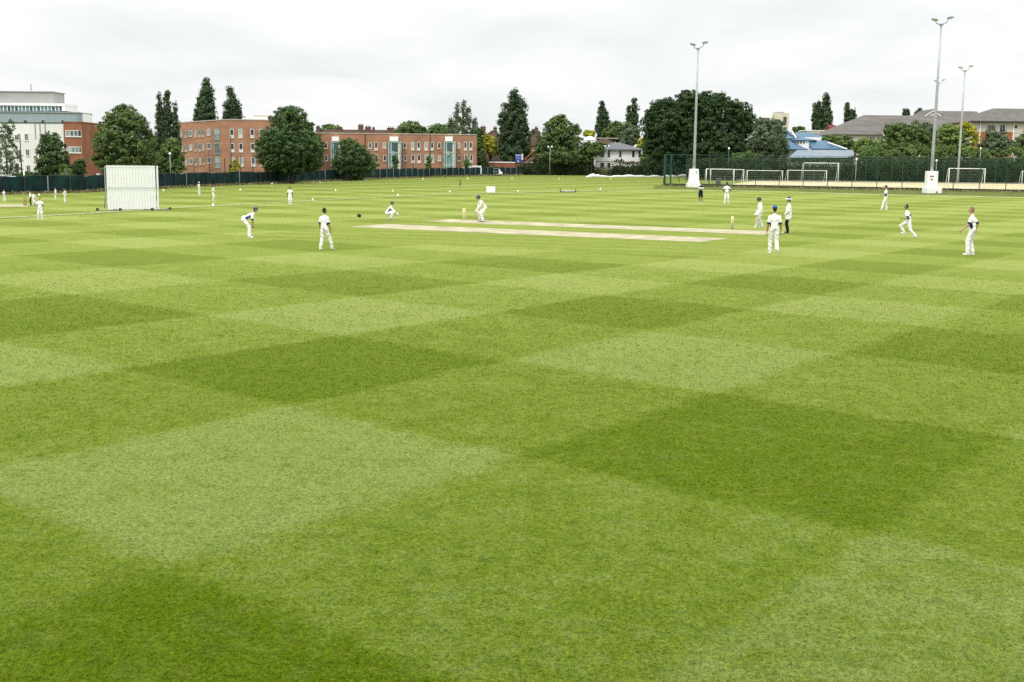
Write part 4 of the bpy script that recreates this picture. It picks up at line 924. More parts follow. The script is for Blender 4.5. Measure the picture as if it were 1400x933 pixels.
tree([(1024, 214, 12, 9), (1008, 216, 10, 7)], 252, 'mid', 'light shrub below the oak behind the hedge', 'shrub', 'shrub', tuft=3)
tree([(1092, 178, 9, 5)], 420, 'mid', 'small distant tree above the blue roofs', tuft=2.8)
tree(spire(1130, 132, 182, 7.5, 7, 0.4)+spire(1120, 141, 182, 6)+spire(1115, 144, 182, 5), 380, 'poplar', 'clump of dark poplars behind the cream building', group=G_POP, tuft=2.9, droop=-0.4, flat=1.1)
tree(spire(1158, 141, 170, 3.5, 5, 0.4)+spire(1164, 151, 170, 3)+spire(1168, 153, 170, 2.4), 400, 'poplar', 'small cluster of thin poplars over the long grey roof', group=G_POP, tuft=2.4, droop=-0.4, flat=1.1)
tree(spire(1236, 152, 165, 2.6, 3)+spire(1241, 151, 165, 2.2, 3)+spire(1258, 150.5, 165, 2.6, 3)+spire(1253, 154, 165, 2, 3), 400, 'poplar', 'tiny dark treetops over the ridge of the long grey roof', group=G_POP, tuft=2.2, droop=-0.4, flat=1.1)
tree([(1143, 198, 12, 12), (1155, 195, 11, 10), (1165, 203, 10, 10), (1133, 190, 8, 6)], 275, 'mid', 'green shrubs against the long flats beside the blue roofs', 'shrub', 'shrub', tuft=3)
tree([(1190, 205, 20, 13), (1178, 200, 12, 10), (1208, 205, 14, 13), (1182, 193, 7, 5)], 262, 'fresh', 'light green rounded bush in front of the long flats', 'bush', 'bush', tuft=3.4)
tree([(1232, 190, 22, 22), (1222, 178, 13, 12), (1252, 185, 16, 20), (1265, 195, 14, 18), (1238, 206, 28, 12), (1212, 200, 10, 14)], 252, 'mid', 'wide mid green tree left of the tall floodlight', tuft=3.8)
tree([(1268, 182, 12, 16), (1272, 202, 14, 14), (1282, 208, 11, 9)], 258, 'grey', 'grey green tree behind the tall floodlight', tuft=3.4)
tree([(1302, 190, 20, 14), (1298, 178, 14, 9), (1312, 203, 20, 11), (1290, 203, 13, 12), (1316, 181, 10, 8)], 250, 'fresh', 'spreading green and golden tree between the floodlights', tuft=3.6, flat=0.45,
     extra=dict(blobs=[(1325, 180, 9, 9), (1331, 192, 7, 9), (1318, 172, 8, 5), (1328, 204, 7, 7)], leaf='yellow', label='golden right side of the crown'))
tree([(1362, 198, 18, 16), (1354, 186, 9, 9), (1375, 202, 14, 12), (1345, 206, 12, 11), (1368, 188, 8, 7)], 250, 'grey', 'dark grey green tree in front of the beige flats', tuft=3.4)
tree([(1396, 202, 12, 16), (1404, 190, 10, 14)], 250, 'mid', 'tree cut by the right edge of the picture in front of the flats', tuft=3.4)

hedge('hedge', 709, 806, 276, 284, 2.9, 1.8, 'hedge', 'dark clipped hedge in uneven humps left of the white house', hvar=0.1)
hedge('hedge', 812, 838, 287, 284, 2.0, 1.2, 'weed', 'brownish thin hedge in front of the white house', hvar=0.2, dens=18)
hedge('hedge', 836, 908, 284, 276, 3.2, 2.0, 'hedge', 'dark overgrown hedge between the white house and the court fence', hvar=0.16)
hedge('hedge', 1174, 1440, 246, 243, 6.6, 3.0, 'mid', 'loose green undergrowth between the long hedge and the trees on the right', 'hedge', 0.12, 0.26, 10)
hedge('hedge', 728, 812, 288, 290, 4.6, 2.0, 'mid', 'green undergrowth behind the humped hedge below the round olive tree', 'hedge', 0.12, 0.26, 10)
hedge('hedge', 884, 1080, 276, 272, 6.5, 3.0, 'oak', 'tall dark undergrowth below the huge oak behind the court', 'hedge', 0.15, 0.3, 8)
hedge('hedge', 940, 1160, 234, 231, 4.1, 2.0, 'hedge', 'long dark hedge behind the goals and below the blue roofs', hvar=0.08)
hedge('hedge', 1160, 1440, 231, 229, 4.6, 2.0, 'hedge', 'long dark hedge behind the sanded court and the right hand goal', hvar=0.06)

# ------------------------------------------------------------------ fences
def path_pts(pxs, step=None):
    return [ground(x, y) for x, y in pxs]
def resample(pts, step):
    out = []; carry = 0.0
    for a, b in zip(pts[:-1], pts[1:]):
        Lg = (b-a).length; s = carry
        while s < Lg:
            p = a.lerp(b, s/Lg); p.z = zg(p.y); out.append((p, (b-a).normalized())); s += step
        carry = s-Lg
    return out
fpx = [(-70, 269.5), (0, 266.2), (100, 263.8), (215, 258.2), (300, 254.2), (380, 251.2), (480, 246.6), (600, 242.4), (650, 241), (712, 239.9)]
FP = path_pts(fpx)
root = empty('windbreak_fence', FP[3], 0, 'long dark green windbreak fence with posts along the far left side of the field', 'fence')
mb = MB(); rs = resample(FP, 1.5)
vs = []; fs = []
for i, (p, d) in enumerate(rs):
    n = Vector((-d.y, d.x, 0)); hh = 1.78+0.05*math.sin(i*0.9)+0.04*math.sin(i*2.3); bz = 0.12 if i % 7 else 0.2
    wob = 0.05*math.sin(i*1.7)
    vs += [p+n*(0.0+wob)+Vector((0, 0, bz)), p+n*(0.03+wob)+Vector((0, 0, bz)), p+n*(0.03-wob)+Vector((0, 0, hh)), p+n*(-wob)+Vector((0, 0, hh))]
for i in range(len(rs)-1):
    a = i*4; b = a+4
    fs += [(a, b, b+3, a+3), (a+1, a+2, b+2, b+1), (a+3, b+3, b+2, a+2), (a, a+1, b+1, b)]
mb.add(vs, fs); W(mb, 'netting', M['windbreak'], root)
for i, (p, d) in enumerate(resample(FP, 2.75)):
    if i > 98: break
    n = Vector((d.y, -d.x, 0)).normalized(); 
    if n.y > 0: n = -n
    q = p+n*0.12; mb = MB(); mb.box((q.x, q.y, q.z+0.9), (0.1, 0.1, 1.86)); W(mb, 'post', M['concrete' if q.y > 195 else 'galv_dull' if i % 5 == 0 else 'darkmetal'], root)
mb = MB(); mb.tube([p+Vector((0, 0, 1.86)) for p, d in rs], 0.025, 5); W(mb, 'top_rail', M['darkmetal'], root)

# long uncut grass along the foot of that fence
def weeds(name, pts, n, h, spread, label):
    C, Nn, S, T = [], [], [], []
    rs = resample(pts, 0.25)
    for i in range(n):
        p, d = rs[int(rng.integers(len(rs)))]; nn = Vector((d.y, -d.x, 0)); 
        if nn.y > 0: nn = -nn
        q = p+nn*(abs(rng.normal(0, spread))+0.05)+d*rng.uniform(-.2, .2)
        C.append((q.x, q.y, zg(q.y)+abs(rng.normal(0, h*0.6))*0.6)); S.append(rng.uniform(0.12, 0.3)); T.append(rng.uniform(0, 1))
    Nn = np.stack([rng.normal(0, 1, n), -1+rng.normal(0, .4, n), rng.normal(0, .4, n)], 1); Nn /= np.linalg.norm(Nn, axis=1)[:, None]
    o = bpy.data.objects.new(name, leaf_mesh(name, np.array(C), Nn, np.array(S), np.array(T), LEAF['weed'])); link(o); tag(o, label, None, kind='stuff')
weeds('long_grass', FP, 9000, 0.3, 0.35, 'rough uncut grass along the foot of the left fence')
weeds('long_grass', [FA, FBX], 3500, 0.25, 0.4, 'rough grass along the foot of the court fence')

def mesh_fence(name, label, pts, H, step, kick=True, mat_='greenpost', wire=0.01, vs_=0.24, hs=0.4):
    root = empty(name, pts[0], 0, label, 'fence')
    for p, d in resample(pts, step):
        mb = MB(); mb.box((p.x, p.y, p.z+H/2), (0.09, 0.09, H)); W(mb, 'post', M[mat_], root)
    mb = MB()
    for (p, d) in resample(pts, vs_):
        mb.box((p.x, p.y+0.06, p.z+H/2), (wire, wire, H-0.1))
    for k in range(int(H/hs)):
        for a, b in zip(pts[:-1], pts[1:]):
            off = Vector((0, 0.075, 0.15+k*hs)); mb.tube([a+off, b+off], wire*0.6, 4, cap=False)
    W(mb, 'wire_mesh', M[mat_], root)
    if kick:
        mb = MB()
        for a, b in zip(pts[:-1], pts[1:]):
            d = (b-a); rot = Matrix.Rotation(math.atan2(d.y, d.x), 3, 'Z'); c = (a+b)/2
            mb.box((c.x, c.y-0.09, c.z+0.2), (d.length, 0.05, 0.42), rot)
        W(mb, 'kickboard', M['kick'], root)
    mb = MB()
    for a, b in zip(pts[:-1], pts[1:]): mb.tube([a+Vector((0, 0, H)), b+Vector((0, 0, H))], 0.035, 6)
    W(mb, 'top_rail', M[mat_], root)
    return root
seg = [FA.lerp(FBX, t) for t in np.linspace(0, 1, 7)]
for p in seg: p.z = zg(p.y)
rf = mesh_fence('court_fence', 'tall green mesh fence with kickboard along the near side of the sanded court', seg, 4.85, 3.55)
A2 = FA+Vector((1.6, 10, 0)); A3 = Vector((30, 232, zg(232))); A2.z = zg(A2.y)
rf2 = mesh_fence('court_fence', 'tall green mesh side fence running back from the corner by the white plinth', [FA+Vector((0.1, 0.4, 0)), A2, A3], 4.85, 3.6, kick=False)
mb = MB(); b0 = at(917, 254, FA.y+0.6); mb.box((b0.x, FA.y+0.9, zg(FA.y)+2.4), (0.2, 0.2, 4.9)); 
for xx, s in ((917.5, 1), ):
    t0 = b0+Vector((0.05, 0.3, 0)); t0.z = zg(FA.y)+4.7; e_ = at(929, 254, FA.y+1.5); e_.z = zg(FA.y)+0.6; mb.tube([t0, e_], 0.06, 6)
    t0 = FA+Vector((0.3, 0.5, 4.6)); e_ = b0+Vector((0, 0.4, 0)); e_.z = zg(FA.y)+2.6; mb.tube([t0, e_], 0.05, 6)
for z in (2.75, 3.15): mb.tube([FA+Vector((0, 0.5, z)), b0*1+Vector((0, 0.5, zg(FA.y)+z-b0.z))], 0.04, 6)
W(mb, 'corner_brace', M['greenpost'], rf2)
# fence at the back of the court
bp = [Vector((x, y, zg(y))) for x, y in ((44, 230.5), (70, 228.8), (100, 227.5), (125, 226.8))]
mesh_fence('court_fence', 'green mesh fence at the far side of the court in front of the hedge', bp, 4.4, 5.0, kick=False, vs_=0.3, hs=0.5)
mb = MB(); 
for a, b in zip(bp[:-1], bp[1:]):
    d = b-a; c = (a+b)/2; mb.box((c.x, c.y-0.5, c.z+0.12), (d.length, 0.25, 0.26), Matrix.Rotation(math.atan2(d.y, d.x), 3, 'Z'))
o = mb.build('court_edging', M['concrete']); tag(o, kind='structure')

# thin dark poles of a ball net behind the windbreak
for x, yt in ((265.5, 222), (286.6, 208), (329.5, 214), (346, 214), (372, 212), (437.5, 207), (512.8, 213), (530.5, 206), (548.8, 208), (564.8, 210), (629.8, 212), (645, 208), (661, 209), (675, 206)):
    Y = 170 if x < 300 else 182 if x < 400 else 222 if x < 480 else 250 if x < 660 else 272
    b = at(x, 240, Y); b.z = zg(Y); t = at(x, yt, Y); mb = MB(); H = t.z-b.z
    mb.tube([(0, 0, -0.1), (0, 0, H)], [0.07, 0.055], 7); mb.tube([(0, 0, H), (0, 0, H+0.12)], 0.085, 7)
    o = mb.build('net_pole', M['darkmetal'], loc=b, smooth=True); tag(o, 'thin dark net pole standing behind the windbreak fence', 'pole', 'thin net poles behind the windbreak fence')

# ------------------------------------------------------------------ floodlights
def floodlight(x, yb, Y, xt, yt, label, r0, spread, plinth=None, group='floodlight masts'):
    b = at(x, yb, Y); b.z = zg(Y); t = at(xt, yt, Y); H = t.z-b.z
    root = empty('floodlight_mast', b, 0, label, 'floodlight', group)
    mb = MB(); mb.tube([(0, 0, 0), (0, 0, H*0.25), (0, 0, H*0.6), (0, 0, H)], [r0, r0*0.85, r0*0.68, r0*0.45], 12); mb.tube([(0, 0, 0), (0, 0, 0.06)], r0*1.8, 12)
    mb.build('pole', M['galv'], root, smooth=True)
    s = spread
    mb = MB(); mb.tube([(-s*0.55, 0, H+0.1), (0, 0, H-0.02), (s*0.62, 0, H+0.28)], 0.06, 8); mb.tube([(s*0.62, 0, H+0.28), (s*0.72, 0, H+0.75)], 0.05, 8); mb.tube([(-s*0.55, 0, H+0.1), (-s*0.62, 0, H+0.45)], 0.05, 8); mb.box((0, 0, H-0.05), (0.5, 0.3, 0.22))
    mb.build('crossarm', M['galv_dull'], root)
    for sx, z in ((-s*0.75, H+0.58), (s*0.92, H+0.86)):
        rot = Matrix.Rotation(rad(14 if sx < 0 else -6), 3, 'Y') @ Matrix.Rotation(rad(-22), 3, 'X')
        mb = MB(); mb.ell((sx, -0.1, z), (0.48, 0.32, 0.115), rot, 14, 8); mb.box((sx, 0.2, z+0.02), (0.4, 0.3, 0.16), rot)
        o = mb.build('lamp_head', M['lamp_head'], root, smooth=False)
        mb = MB(); mb.ell(Vector((sx, -0.1, z))+rot @ Vector((0, -0.02, -0.06)), (0.41, 0.27, 0.08), rot, 14, 8); mb.build('lens', M['lamp_lens'], o, smooth=True)
    return root, b
fA, bA = floodlight(948.3, 250, 177.5, 951, 66.5, 'grey floodlight mast rising from a white plinth in front of the oak', 0.25, 1.1)
fB, bB = floodlight(1272.5, 258, 160, 1282, 33.5, 'tallest floodlight mast rising from the white plinth with a black crest', 0.25, 1.25)
fC, bC = floodlight(1309.5, 243, 226, 1315.2, 97, 'thinner floodlight mast behind the sanded court by the golden tree', 0.24, 1.2)
fD, bD = floodlight(1275.6, 240, 330, 1281.5, 113.8, 'farthest floodlight mast, mostly hidden behind the tallest one', 0.2, 1.35)

def plinth(b, label, wtop, wbot, H, base, crest):
    root = empty('mast_plinth', b, 0, label, 'plinth', 'white plinths at the floodlight feet')
    mb = MB(); zb = 0.6
    hb, ht = wbot/2, wtop/2
    vs = [(-hb, -hb, zb*0.3), (hb, -hb, zb*0.3), (hb, hb, zb*0.3), (-hb, hb, zb*0.3), (-ht, -ht, H), (ht, -ht, H), (ht, ht, H), (-ht, ht, H)]
    mb.add(vs, [(3, 2, 1, 0), (4, 5, 6, 7), (0, 1, 5, 4), (1, 2, 6, 5), (2, 3, 7, 6), (3, 0, 4, 7)])
    mb.build('padded_cover', M['white_pvc'], root, bevel=0.07)
    for (x0, x1, y0, y1, h) in base:
        mb = MB(); mb.bmm((x0, y0, -0.05), (x1, y1, h)); mb.build('ballast_block', M['white_pvc'], root, bevel=0.05)
    if crest:
        sx, sz, k = crest; y = lambda z: -(hb+(ht-hb)*(z-zb*0.3)/(H-zb*0.3))-0.012
        mb = MB()
        def flat(poly):
            vs = [(sx+px_*k, y(sz+pz*k), sz+pz*k) for px_, pz in poly]; mb.prism(vs, (0, -0.01, 0))
        flat([(-0.24, 0.1), (-0.24, 0.2), (0.24, 0.2), (0.24, 0.1), (0.13, 0.02), (0.08, 0.1), (-0.08, 0.1), (-0.13, 0.02)][::-1])
        flat([(-0.24, 0.02), (-0.24, 0.1), (-0.13, 0.1), (-0.13, 0.0)][::-1]); flat([(0.24, 0.02), (0.24, 0.1), (0.13, 0.1), (0.13, 0.0)])
        for s in (-1, 1):
            flat([(0, -0.17), (s*0.17, -0.3), (s*0.1, -0.31), (0, -0.23)]); flat([(0, -0.45), (s*0.17, -0.3), (s*0.1, -0.31), (0, -0.39)])
        flat([(-0.05, -0.28), (0.05, -0.28), (0.03, -0.34), (-0.03, -0.34)])
        mb.build('crest', M['black'], root)
    return root
b = ground(948, 256.5); plinth(Vector((bA.x, bA.y, zg(bA.y))), 'white plinth with small dark marks beside the oak and the fence corner', 1.25, 1.6, 2.75, [(-1.05, 1.05, -1.25, 0.9, 0.62)], (0.3, 2.25, 0.62))
plinth(Vector((bB.x, bB.y, zg(bB.y))), 'white plinth bearing a black crest at the foot of the tallest floodlight', 1.36, 1.38, 2.95, [(-1.0, 0.2, -1.5, 0.6, 0.75), (0.62, 1.15, -1.1, 0.8, 0.75), (0.2, 0.62, -0.3, 0.7, 0.6)], (-0.2, 2.15, 1.0))

# twin lantern posts and street lamps
def lantern(x, yb, Y, yt, label, twin=True, postm='galv_dull', group='street lanterns beyond the field'):
    b = at(x, yb, Y); b.z = zg(Y); t = at(x, yt, Y); H = t.z-b.z
    root = empty('street_lamp', b, 0, label, 'street lamp', group)
    mb = MB(); mb.tube([(0, 0, 0), (0, 0, H)], [0.09, 0.06], 8)
    if twin: mb.tube([(-0.4, 0, H+0.06), (0.4, 0, H+0.06)], 0.045, 6)
    mb.build('pole', M[postm], root, smooth=True)
    for sx in ((-0.42, 0.42) if twin else (0.0,)):
        mb = MB(); mb.ell((sx, 0, H+0.26), (0.2, 0.2, 0.2), None, 12, 8); mb.tube([(sx, 0, H+0.02), (sx, 0, H+0.12)], 0.1, 8); mb.build('globe', M['white'], root, smooth=True)
    return root
lantern(829.2, 240, 270, 201.8, 'grey post with twin white lanterns in front of the white house')
lantern(751.5, 240, 270, 202.5, 'grey post with twin white lanterns in front of the round olive tree')
lantern(233.6, 250, 175, 213, 'single pale lantern in front of the poplars', False)
lantern(995, 246, 230.2, 205, 'green post with a white lantern in front of the oak', False, 'greenpost')
lantern(1169.5, 246, 226, 219.5, 'grey post with a small white lantern in front of the hedge by the court', False)
lantern(1279, 243, 224, 221.5, 'short post with a pale lantern just right of the tallest floodlight', False)
lantern(1338.2, 240, 240, 205, 'thin pale post right of the golden tree', False)
b = at(30.5, 250, 150); b.z = zg(150); root = empty('street_lamp', b, 0, 'tall thin dark lamp column before the white rendered wing', 'street lamp', 'street lanterns beyond the field')
H = at(30.5, 184, 150).z-b.z; mb = MB(); mb.tube([(0, 0, 0), (0, 0, H*0.5), (0, 0, H)], [0.09, 0.08, 0.06], 8); mb.build('pole', M['darkmetal'], root, smooth=True)
mb = MB(); mb.ell((0, -0.25, H), (0.11, 0.34, 0.08), None, 10, 6); mb.build('lamp_head', M['lamp_head'], root, smooth=True)
b = at(33.8, 255, 140); b.z = zg(140); root = empty('crossing_beacon', b, 0, 'striped crossing beacon with amber globe behind the left fence', 'beacon')
H = at(33.8, 246.5, 140).z-b.z; mb = MB(); mb2 = MB()
for i in range(8): (mb if i % 2 else mb2).tube([(0, 0, H*i/8), (0, 0, H*(i+1)/8)], 0.07, 8)
mb.build('black_band', M['black'], root); mb2.build('white_band', M['white'], root)
mb = MB(); mb.ell((0, 0, H+0.2), (0.24, 0.24, 0.24), None, 12, 8); mb.build('amber_globe', M['yellow'], root, smooth=True)
mb = MB(); mb.tube([(0, 0, H+0.42), (0, 0, H+0.95)], 0.09, 8); mb.ell((0, 0, H+1.0), (0.12, 0.12, 0.14), None, 10, 6); mb.build('white_finial', M['white'], root, smooth=True)

# traffic signal + signs
Y = 182; b = at(316.8, 250, Y); b.z = zg(Y); root = empty('traffic_signal', b, 0, 'tall dark pole with a black signal head before the brick flats', 'traffic signal')
H = at(316.5, 186, Y).z-b.z; mb = MB(); mb.tube([(0, 0, 0), (0, 0, H)], [0.09, 0.06], 8); mb.build('pole', M['darkmetal'], root, smooth=True)
z0 = at(316, 234, Y).z-b.z; z1 = at(316, 225, Y).z-b.z
mb = MB(); mb.bmm((-0.3, -0.25, z0), (0.22, -0.07, z1)); o = mb.build('signal_head', M['black'], root, bevel=0.03)
mb = MB()
for i in range(3): mb.tube([(-0.04, -0.26, z0+(z1-z0)*(0.2+0.3*i)), (-0.04, -0.4, z0+(z1-z0)*(0.2+0.3*i))], 0.12, 10)
mb.build('hood', M['darkmetal'], o)
Y = 160; b = at(134.8, 250, Y); b.z = zg(Y); root = empty('street_sign', b, 0, 'small white sign on a dark post beside the brick end block', 'sign')
zc = at(134.8, 240, Y).z-b.z; mb = MB(); mb.tube([(0, 0, 0), (0, 0, zc+1.2)], 0.05, 8); mb.build('post', M['darkmetal'], root)
mb = MB(); mb.bmm((-0.2, -0.08, zc-0.24), (0.22, -0.05, zc+0.24)); mb.build('plate', M['white'], root)
Y = 177; b = at(300, 240, Y); root = empty('notice_board', at(303, 240, Y), 0, 'pale board fixed above the fence by the brick garden wall', 'board'); root.location.z = zg(Y)
mb = MB(); bpx(mb, 294.5, 309.5, 237.2, 242, Y, 0.08); W(mb, 'panel', M['cream'], root)
mb = MB(); 
for x in (296, 308): q = at(x, 240, Y+0.12); mb.tube([(q.x, Y+0.13, zg(Y)), (q.x, Y+0.13, q.z)], 0.045, 6)
W(mb, 'post', M['darkmetal'], root)

Y = 272; root = empty('estate_sign', at(709, 240, Y), 0, 'blue sign board with white lettering on posts above the fence', 'sign'); root.location.z = zg(Y)
zb_, zt_ = at(709, 222.2, Y).z, at(709, 211, Y).z; xa, xb_ = at(704.3, 215, Y).x, at(712.8, 215, Y).x
mb = MB(); mb.bmm((xa, Y, zb_), (xb_, Y+0.12, zt_)); W(mb, 'panel', M['sign_blue'], root)
mb = MB(); mb.bmm((xb_+0.02, Y-0.02, zb_+0.55), (xb_+0.4, Y+0.5, zt_+0.1)); W(mb, 'side_return', M['sign_white'], root)
mb = MB()
for i in range(3): mb.tube([(xa+0.15+(xb_-xa-0.3)*i/2, Y+0.2, zg(Y)), (xa+0.15+(xb_-xa-0.3)*i/2, Y+0.2, zt_-0.1)], 0.06, 6)
W(mb, 'post', M['darkmetal'], root)
mb = MB(); Wd = xb_-xa; Hh = zt_-zb_
def run(x0, x1, z, h):
    x = x0
    while x < x1-0.02:
        wl = random.uniform(0.04, 0.09)*Wd; mb.bmm((xa+Wd*x, Y-0.012, zb_+Hh*z), (xa+min(Wd*x+wl, Wd*x1), Y-0.002, zb_+Hh*(z+h))); x += wl/Wd+0.03
mb.bmm((xa+Wd*0.1, Y-0.012, zb_+Hh*0.78), (xa+Wd*0.27, Y-0.002, zb_+Hh*0.95)); run(0.36, 0.92, 0.79, 0.14)
run(0.12, 0.85, 0.6, 0.03); run(0.12, 0.8, 0.5, 0.03); run(0.3, 0.9, 0.4, 0.025)
mb.tube([(xa+Wd*0.5, Y-0.014, zb_+Hh*0.14), (xa+Wd*0.5, Y-0.002, zb_+Hh*0.14)], Wd*0.12, 16)
W(mb, 'lettering', M['sign_white'], root)

# ------------------------------------------------------------------ goals
def goal(x0, x1, yt, Y, label, depth=1.3, r=0.042, back=True):
    a, b = at(x0, 240, Y), at(x1, 240, Y); wd = b.x-a.x; H = at((x0+x1)/2, yt, Y).z-zg(Y)
    root = empty('goal', (a.x, Y, zg(Y)+0.03), 0, label, 'goal', 'white football goals on the court')
    for x in (0, wd): MB().tube([(x, 0, 0), (x, 0, H)], r, 10).build('upright', M['white'], root, smooth=True)
    MB().tube([(-r, 0, H), (wd+r, 0, H)], r, 10).build('crossbar', M['white'], root, smooth=True)
    for x in (0, wd):
        MB().tube([(x, 0, H-0.02), (x, depth*0.35, H-0.05), (x, depth, 0.04)], r*0.7, 8).build('side_stay', M['white'], root, smooth=True)
    mb = MB(); mb.tube([(0, 0, 0.03), (0, depth, 0.03), (wd, depth, 0.03), (wd, 0, 0.03)], r*0.7, 8); mb.build('ground_bar', M['white'], root, smooth=True)
    mb = MB(); n = int(wd/0.3)
    for i in range(n+1):
        x = wd*i/n; mb.tube([(x, depth*0.35, H-0.06), (x, depth, 0.04)], 0.006, 3, cap=False)
    for k in range(8):
        t = k/7; y = depth*(0.35+0.65*t); z = (H-0.06)*(1-t)+0.04*t; mb.tube([(0, y, z), (wd, y, z)], 0.006, 3, cap=False)
    mb.build('net', M['galv_dull'], root)
    return root
goal(965.6, 1003.4, 231.8, 186, 'nearest left goal, just right of the plinth with small marks', depth=2.0, r=0.055)
goal(971.6, 1016.8, 232.2, 190, 'goal standing just behind the nearest left goal', depth=2.0)
goal(1021.5, 1070, 233.8, 200, 'second small goal from the left, in front of the hedge', depth=2.0)
goal(1077, 1130, 233.6, 200, 'small goal overlapping the large goal', depth=2.2)
goal(1098.2, 1146, 223.4, 216, 'largest goal, standing at the back below the blue roofs', depth=1.6, r=0.055)
goal(1297.5, 1346.5, 231, 187, 'goal right of the tallest floodlight on the sanded court', depth=1.4, r=0.06)
goal(1397.8, 1440, 234.8, 198, 'goal cut off by the right edge of the picture', depth=1.4)
# a bin by the goals
Y = 199; b = at(982, 240, Y); b.z = zg(Y); root = empty('court_board', b, 0, 'dark slanted board standing behind the nearest left goal', 'board')
mb = MB(); mb.prism([(-0.45, 0, 0), (0.45, 0, 0), (0.62, 0.4, 1.1), (-0.25, 0.4, 1.1)], (0, 0.06, 0)); mb.build('panel', M['darkmetal'], root)
mb = MB(); mb.tube([(0.4, 0.42, 1.0), (0.4, 0.9, 0)], 0.025, 6); mb.tube([(-0.2, 0.42, 1.0), (-0.2, 0.9, 0)], 0.025, 6); mb.build('prop', M['galv_dull'], root)

# ------------------------------------------------------------------ rolled white covers at the far boundary
def cover(x0, x1, yb, label, lumps):
    a, b = ground(x0, yb+0.4), ground(x1, yb); n = int((b-a).length/0.7); pts = []; rs = []
    for i in range(n+1):
        t = i/n; p = a.lerp(b, t); r = 0.26+0.05*math.sin(i*1.1)+0.06*math.sin(i*0.37+1)
        for (c, s, hgt) in lumps: r += hgt*math.exp(-((t-c)/s)**2)
        r *= min(1, 0.4+8*min(t, 1-t)); pts.append((p.x-a.x, p.y-a.y, zg(p.y)-zg(a.y)+r*0.6)); rs.append(r)
    o = MB().tube(pts, rs, 10).build('rolled_cover', M['white_pvc'], smooth=True, loc=(a.x, a.y, zg(a.y))); tag(o, label, 'ground cover', 'rolled white covers at the far boundary')
cover(801, 906, 242.4, 'long white rolled cover lying below the white house, lumpy at its left end', [(0.08, 0.03, 0.22), (0.14, 0.02, 0.2)])
cover(906.5, 943, 242.4, 'short white rolled cover seen through the fence corner by the plinth', [(0.7, 0.15, 0.2)])

# ------------------------------------------------------------------ sight screen
L_, R_ = ground(147.6, 288.6), ground(217.2, 285.6)
L_.z = R_.z = 0
L_ = Vector((L_.x, 83.2, 0)); R_ = Vector((at(217, 270, 85.2).x, 85.2, 0)); L_.x = at(146.5, 270, 83.2).x
root = empty('sight_screen', (L_+R_)/2, 0, 'large white slatted sight screen on a wheeled frame', 'sight screen')
d = (R_-L_).normalized(); nrm = Vector((d.y, -d.x, 0)); Wd = (R_-L_).length
zT = at(144, 226.3, 83.2).z; zB = at(147, 286.5, 83.2).z
def SP(a, o, z): return L_+d*a+nrm*o+Vector((0, 0, z))
def sbox(mb, a0, a1, z0, z1, o0, o1):
    vs = [SP(a, o, z) for a in (a0, a1) for o in (o0, o1) for z in (z0, z1)]
    mb.add(vs, [(0, 1, 3, 2), (4, 6, 7, 5), (0, 4, 5, 1), (2, 3, 7, 6), (0, 2, 6, 4), (1, 5, 7, 3)])
ns = 18; zm = zB+(zT-zB)*0.475
for i in range(ns):
    a0, a1 = Wd*i/ns+0.008, Wd*(i+1)/ns-0.008
    if i == ns-1: a0 += 0.07
    mb = MB(); sbox(mb, a0, a1, zB, zm-0.012, 0.0, 0.05); sbox(mb, a0, a1, zm+0.012, zT, 0.0, 0.05); W(mb, 'slat', M['white'], root)
mb = MB()
for i in range(ns):
    for z in (zT-0.13, zm+0.1, zm-0.1):
        c = SP(Wd*(i+0.5)/ns, 0.055, z); mb.box(c, (0.07, 0.02, 0.035))
W(mb, 'bolt_head', M['galv_dull'], root)
mb = MB(); a = Wd*(ns-1)/ns+0.04; sbox(mb, a-0.04, a+0.035, zm+0.05, zT, 0.0, 0.03); W(mb, 'dark_gap_strip', M['darkmetal'], root)
mb = MB()
for z in (zB+0.1, zm, zT-0.14): sbox(mb, -0.03, Wd+0.03, z-0.04, z+0.04, -0.09, -0.004)
for a in (-0.06, Wd*0.33, Wd*0.66, Wd+0.03): sbox(mb, a-0.03, a+0.03, 0.2, zT-0.05, -0.16, -0.094)
W(mb, 'frame', M['galv'], root)
mb = MB(); sbox(mb, -0.75, Wd+0.85, zB-0.14, zB-0.06, -0.2, -0.1); sbox(mb, -0.75, Wd+0.85, zB-0.14, zB-0.06, 0.1, 0.2)
for a in (-0.7, 0.7, Wd-0.7, Wd+0.8): sbox(mb, a-0.04, a+0.04, zB-0.22, zB-0.145, -0.7, 0.7)
for a in (0.0, Wd): mb.tube([SP(a, -0.12, zm+0.3), SP(a, -0.95, 0.16)], 0.03, 6)
W(mb, 'wheel_frame', M['galv_dull'], root)
for a in (-0.7, 0.7, Wd-0.7, Wd+0.8):
    for o_ in ((0.72, -0.72) if 0.5 < a < Wd-0.5 else (0.0,)):
        c = SP(a, o_, 0.11); mb = MB(); mb.tube([c-nrm*0.04, c+nrm*0.04], 0.11, 14); wo = W(mb, 'wheel', M['wheel'], root)
        mb = MB(); mb.tube([c-nrm*0.06, c+nrm*0.06], 0.05, 10); W(mb, 'hub', M['stump_far'], root, parent=wo)

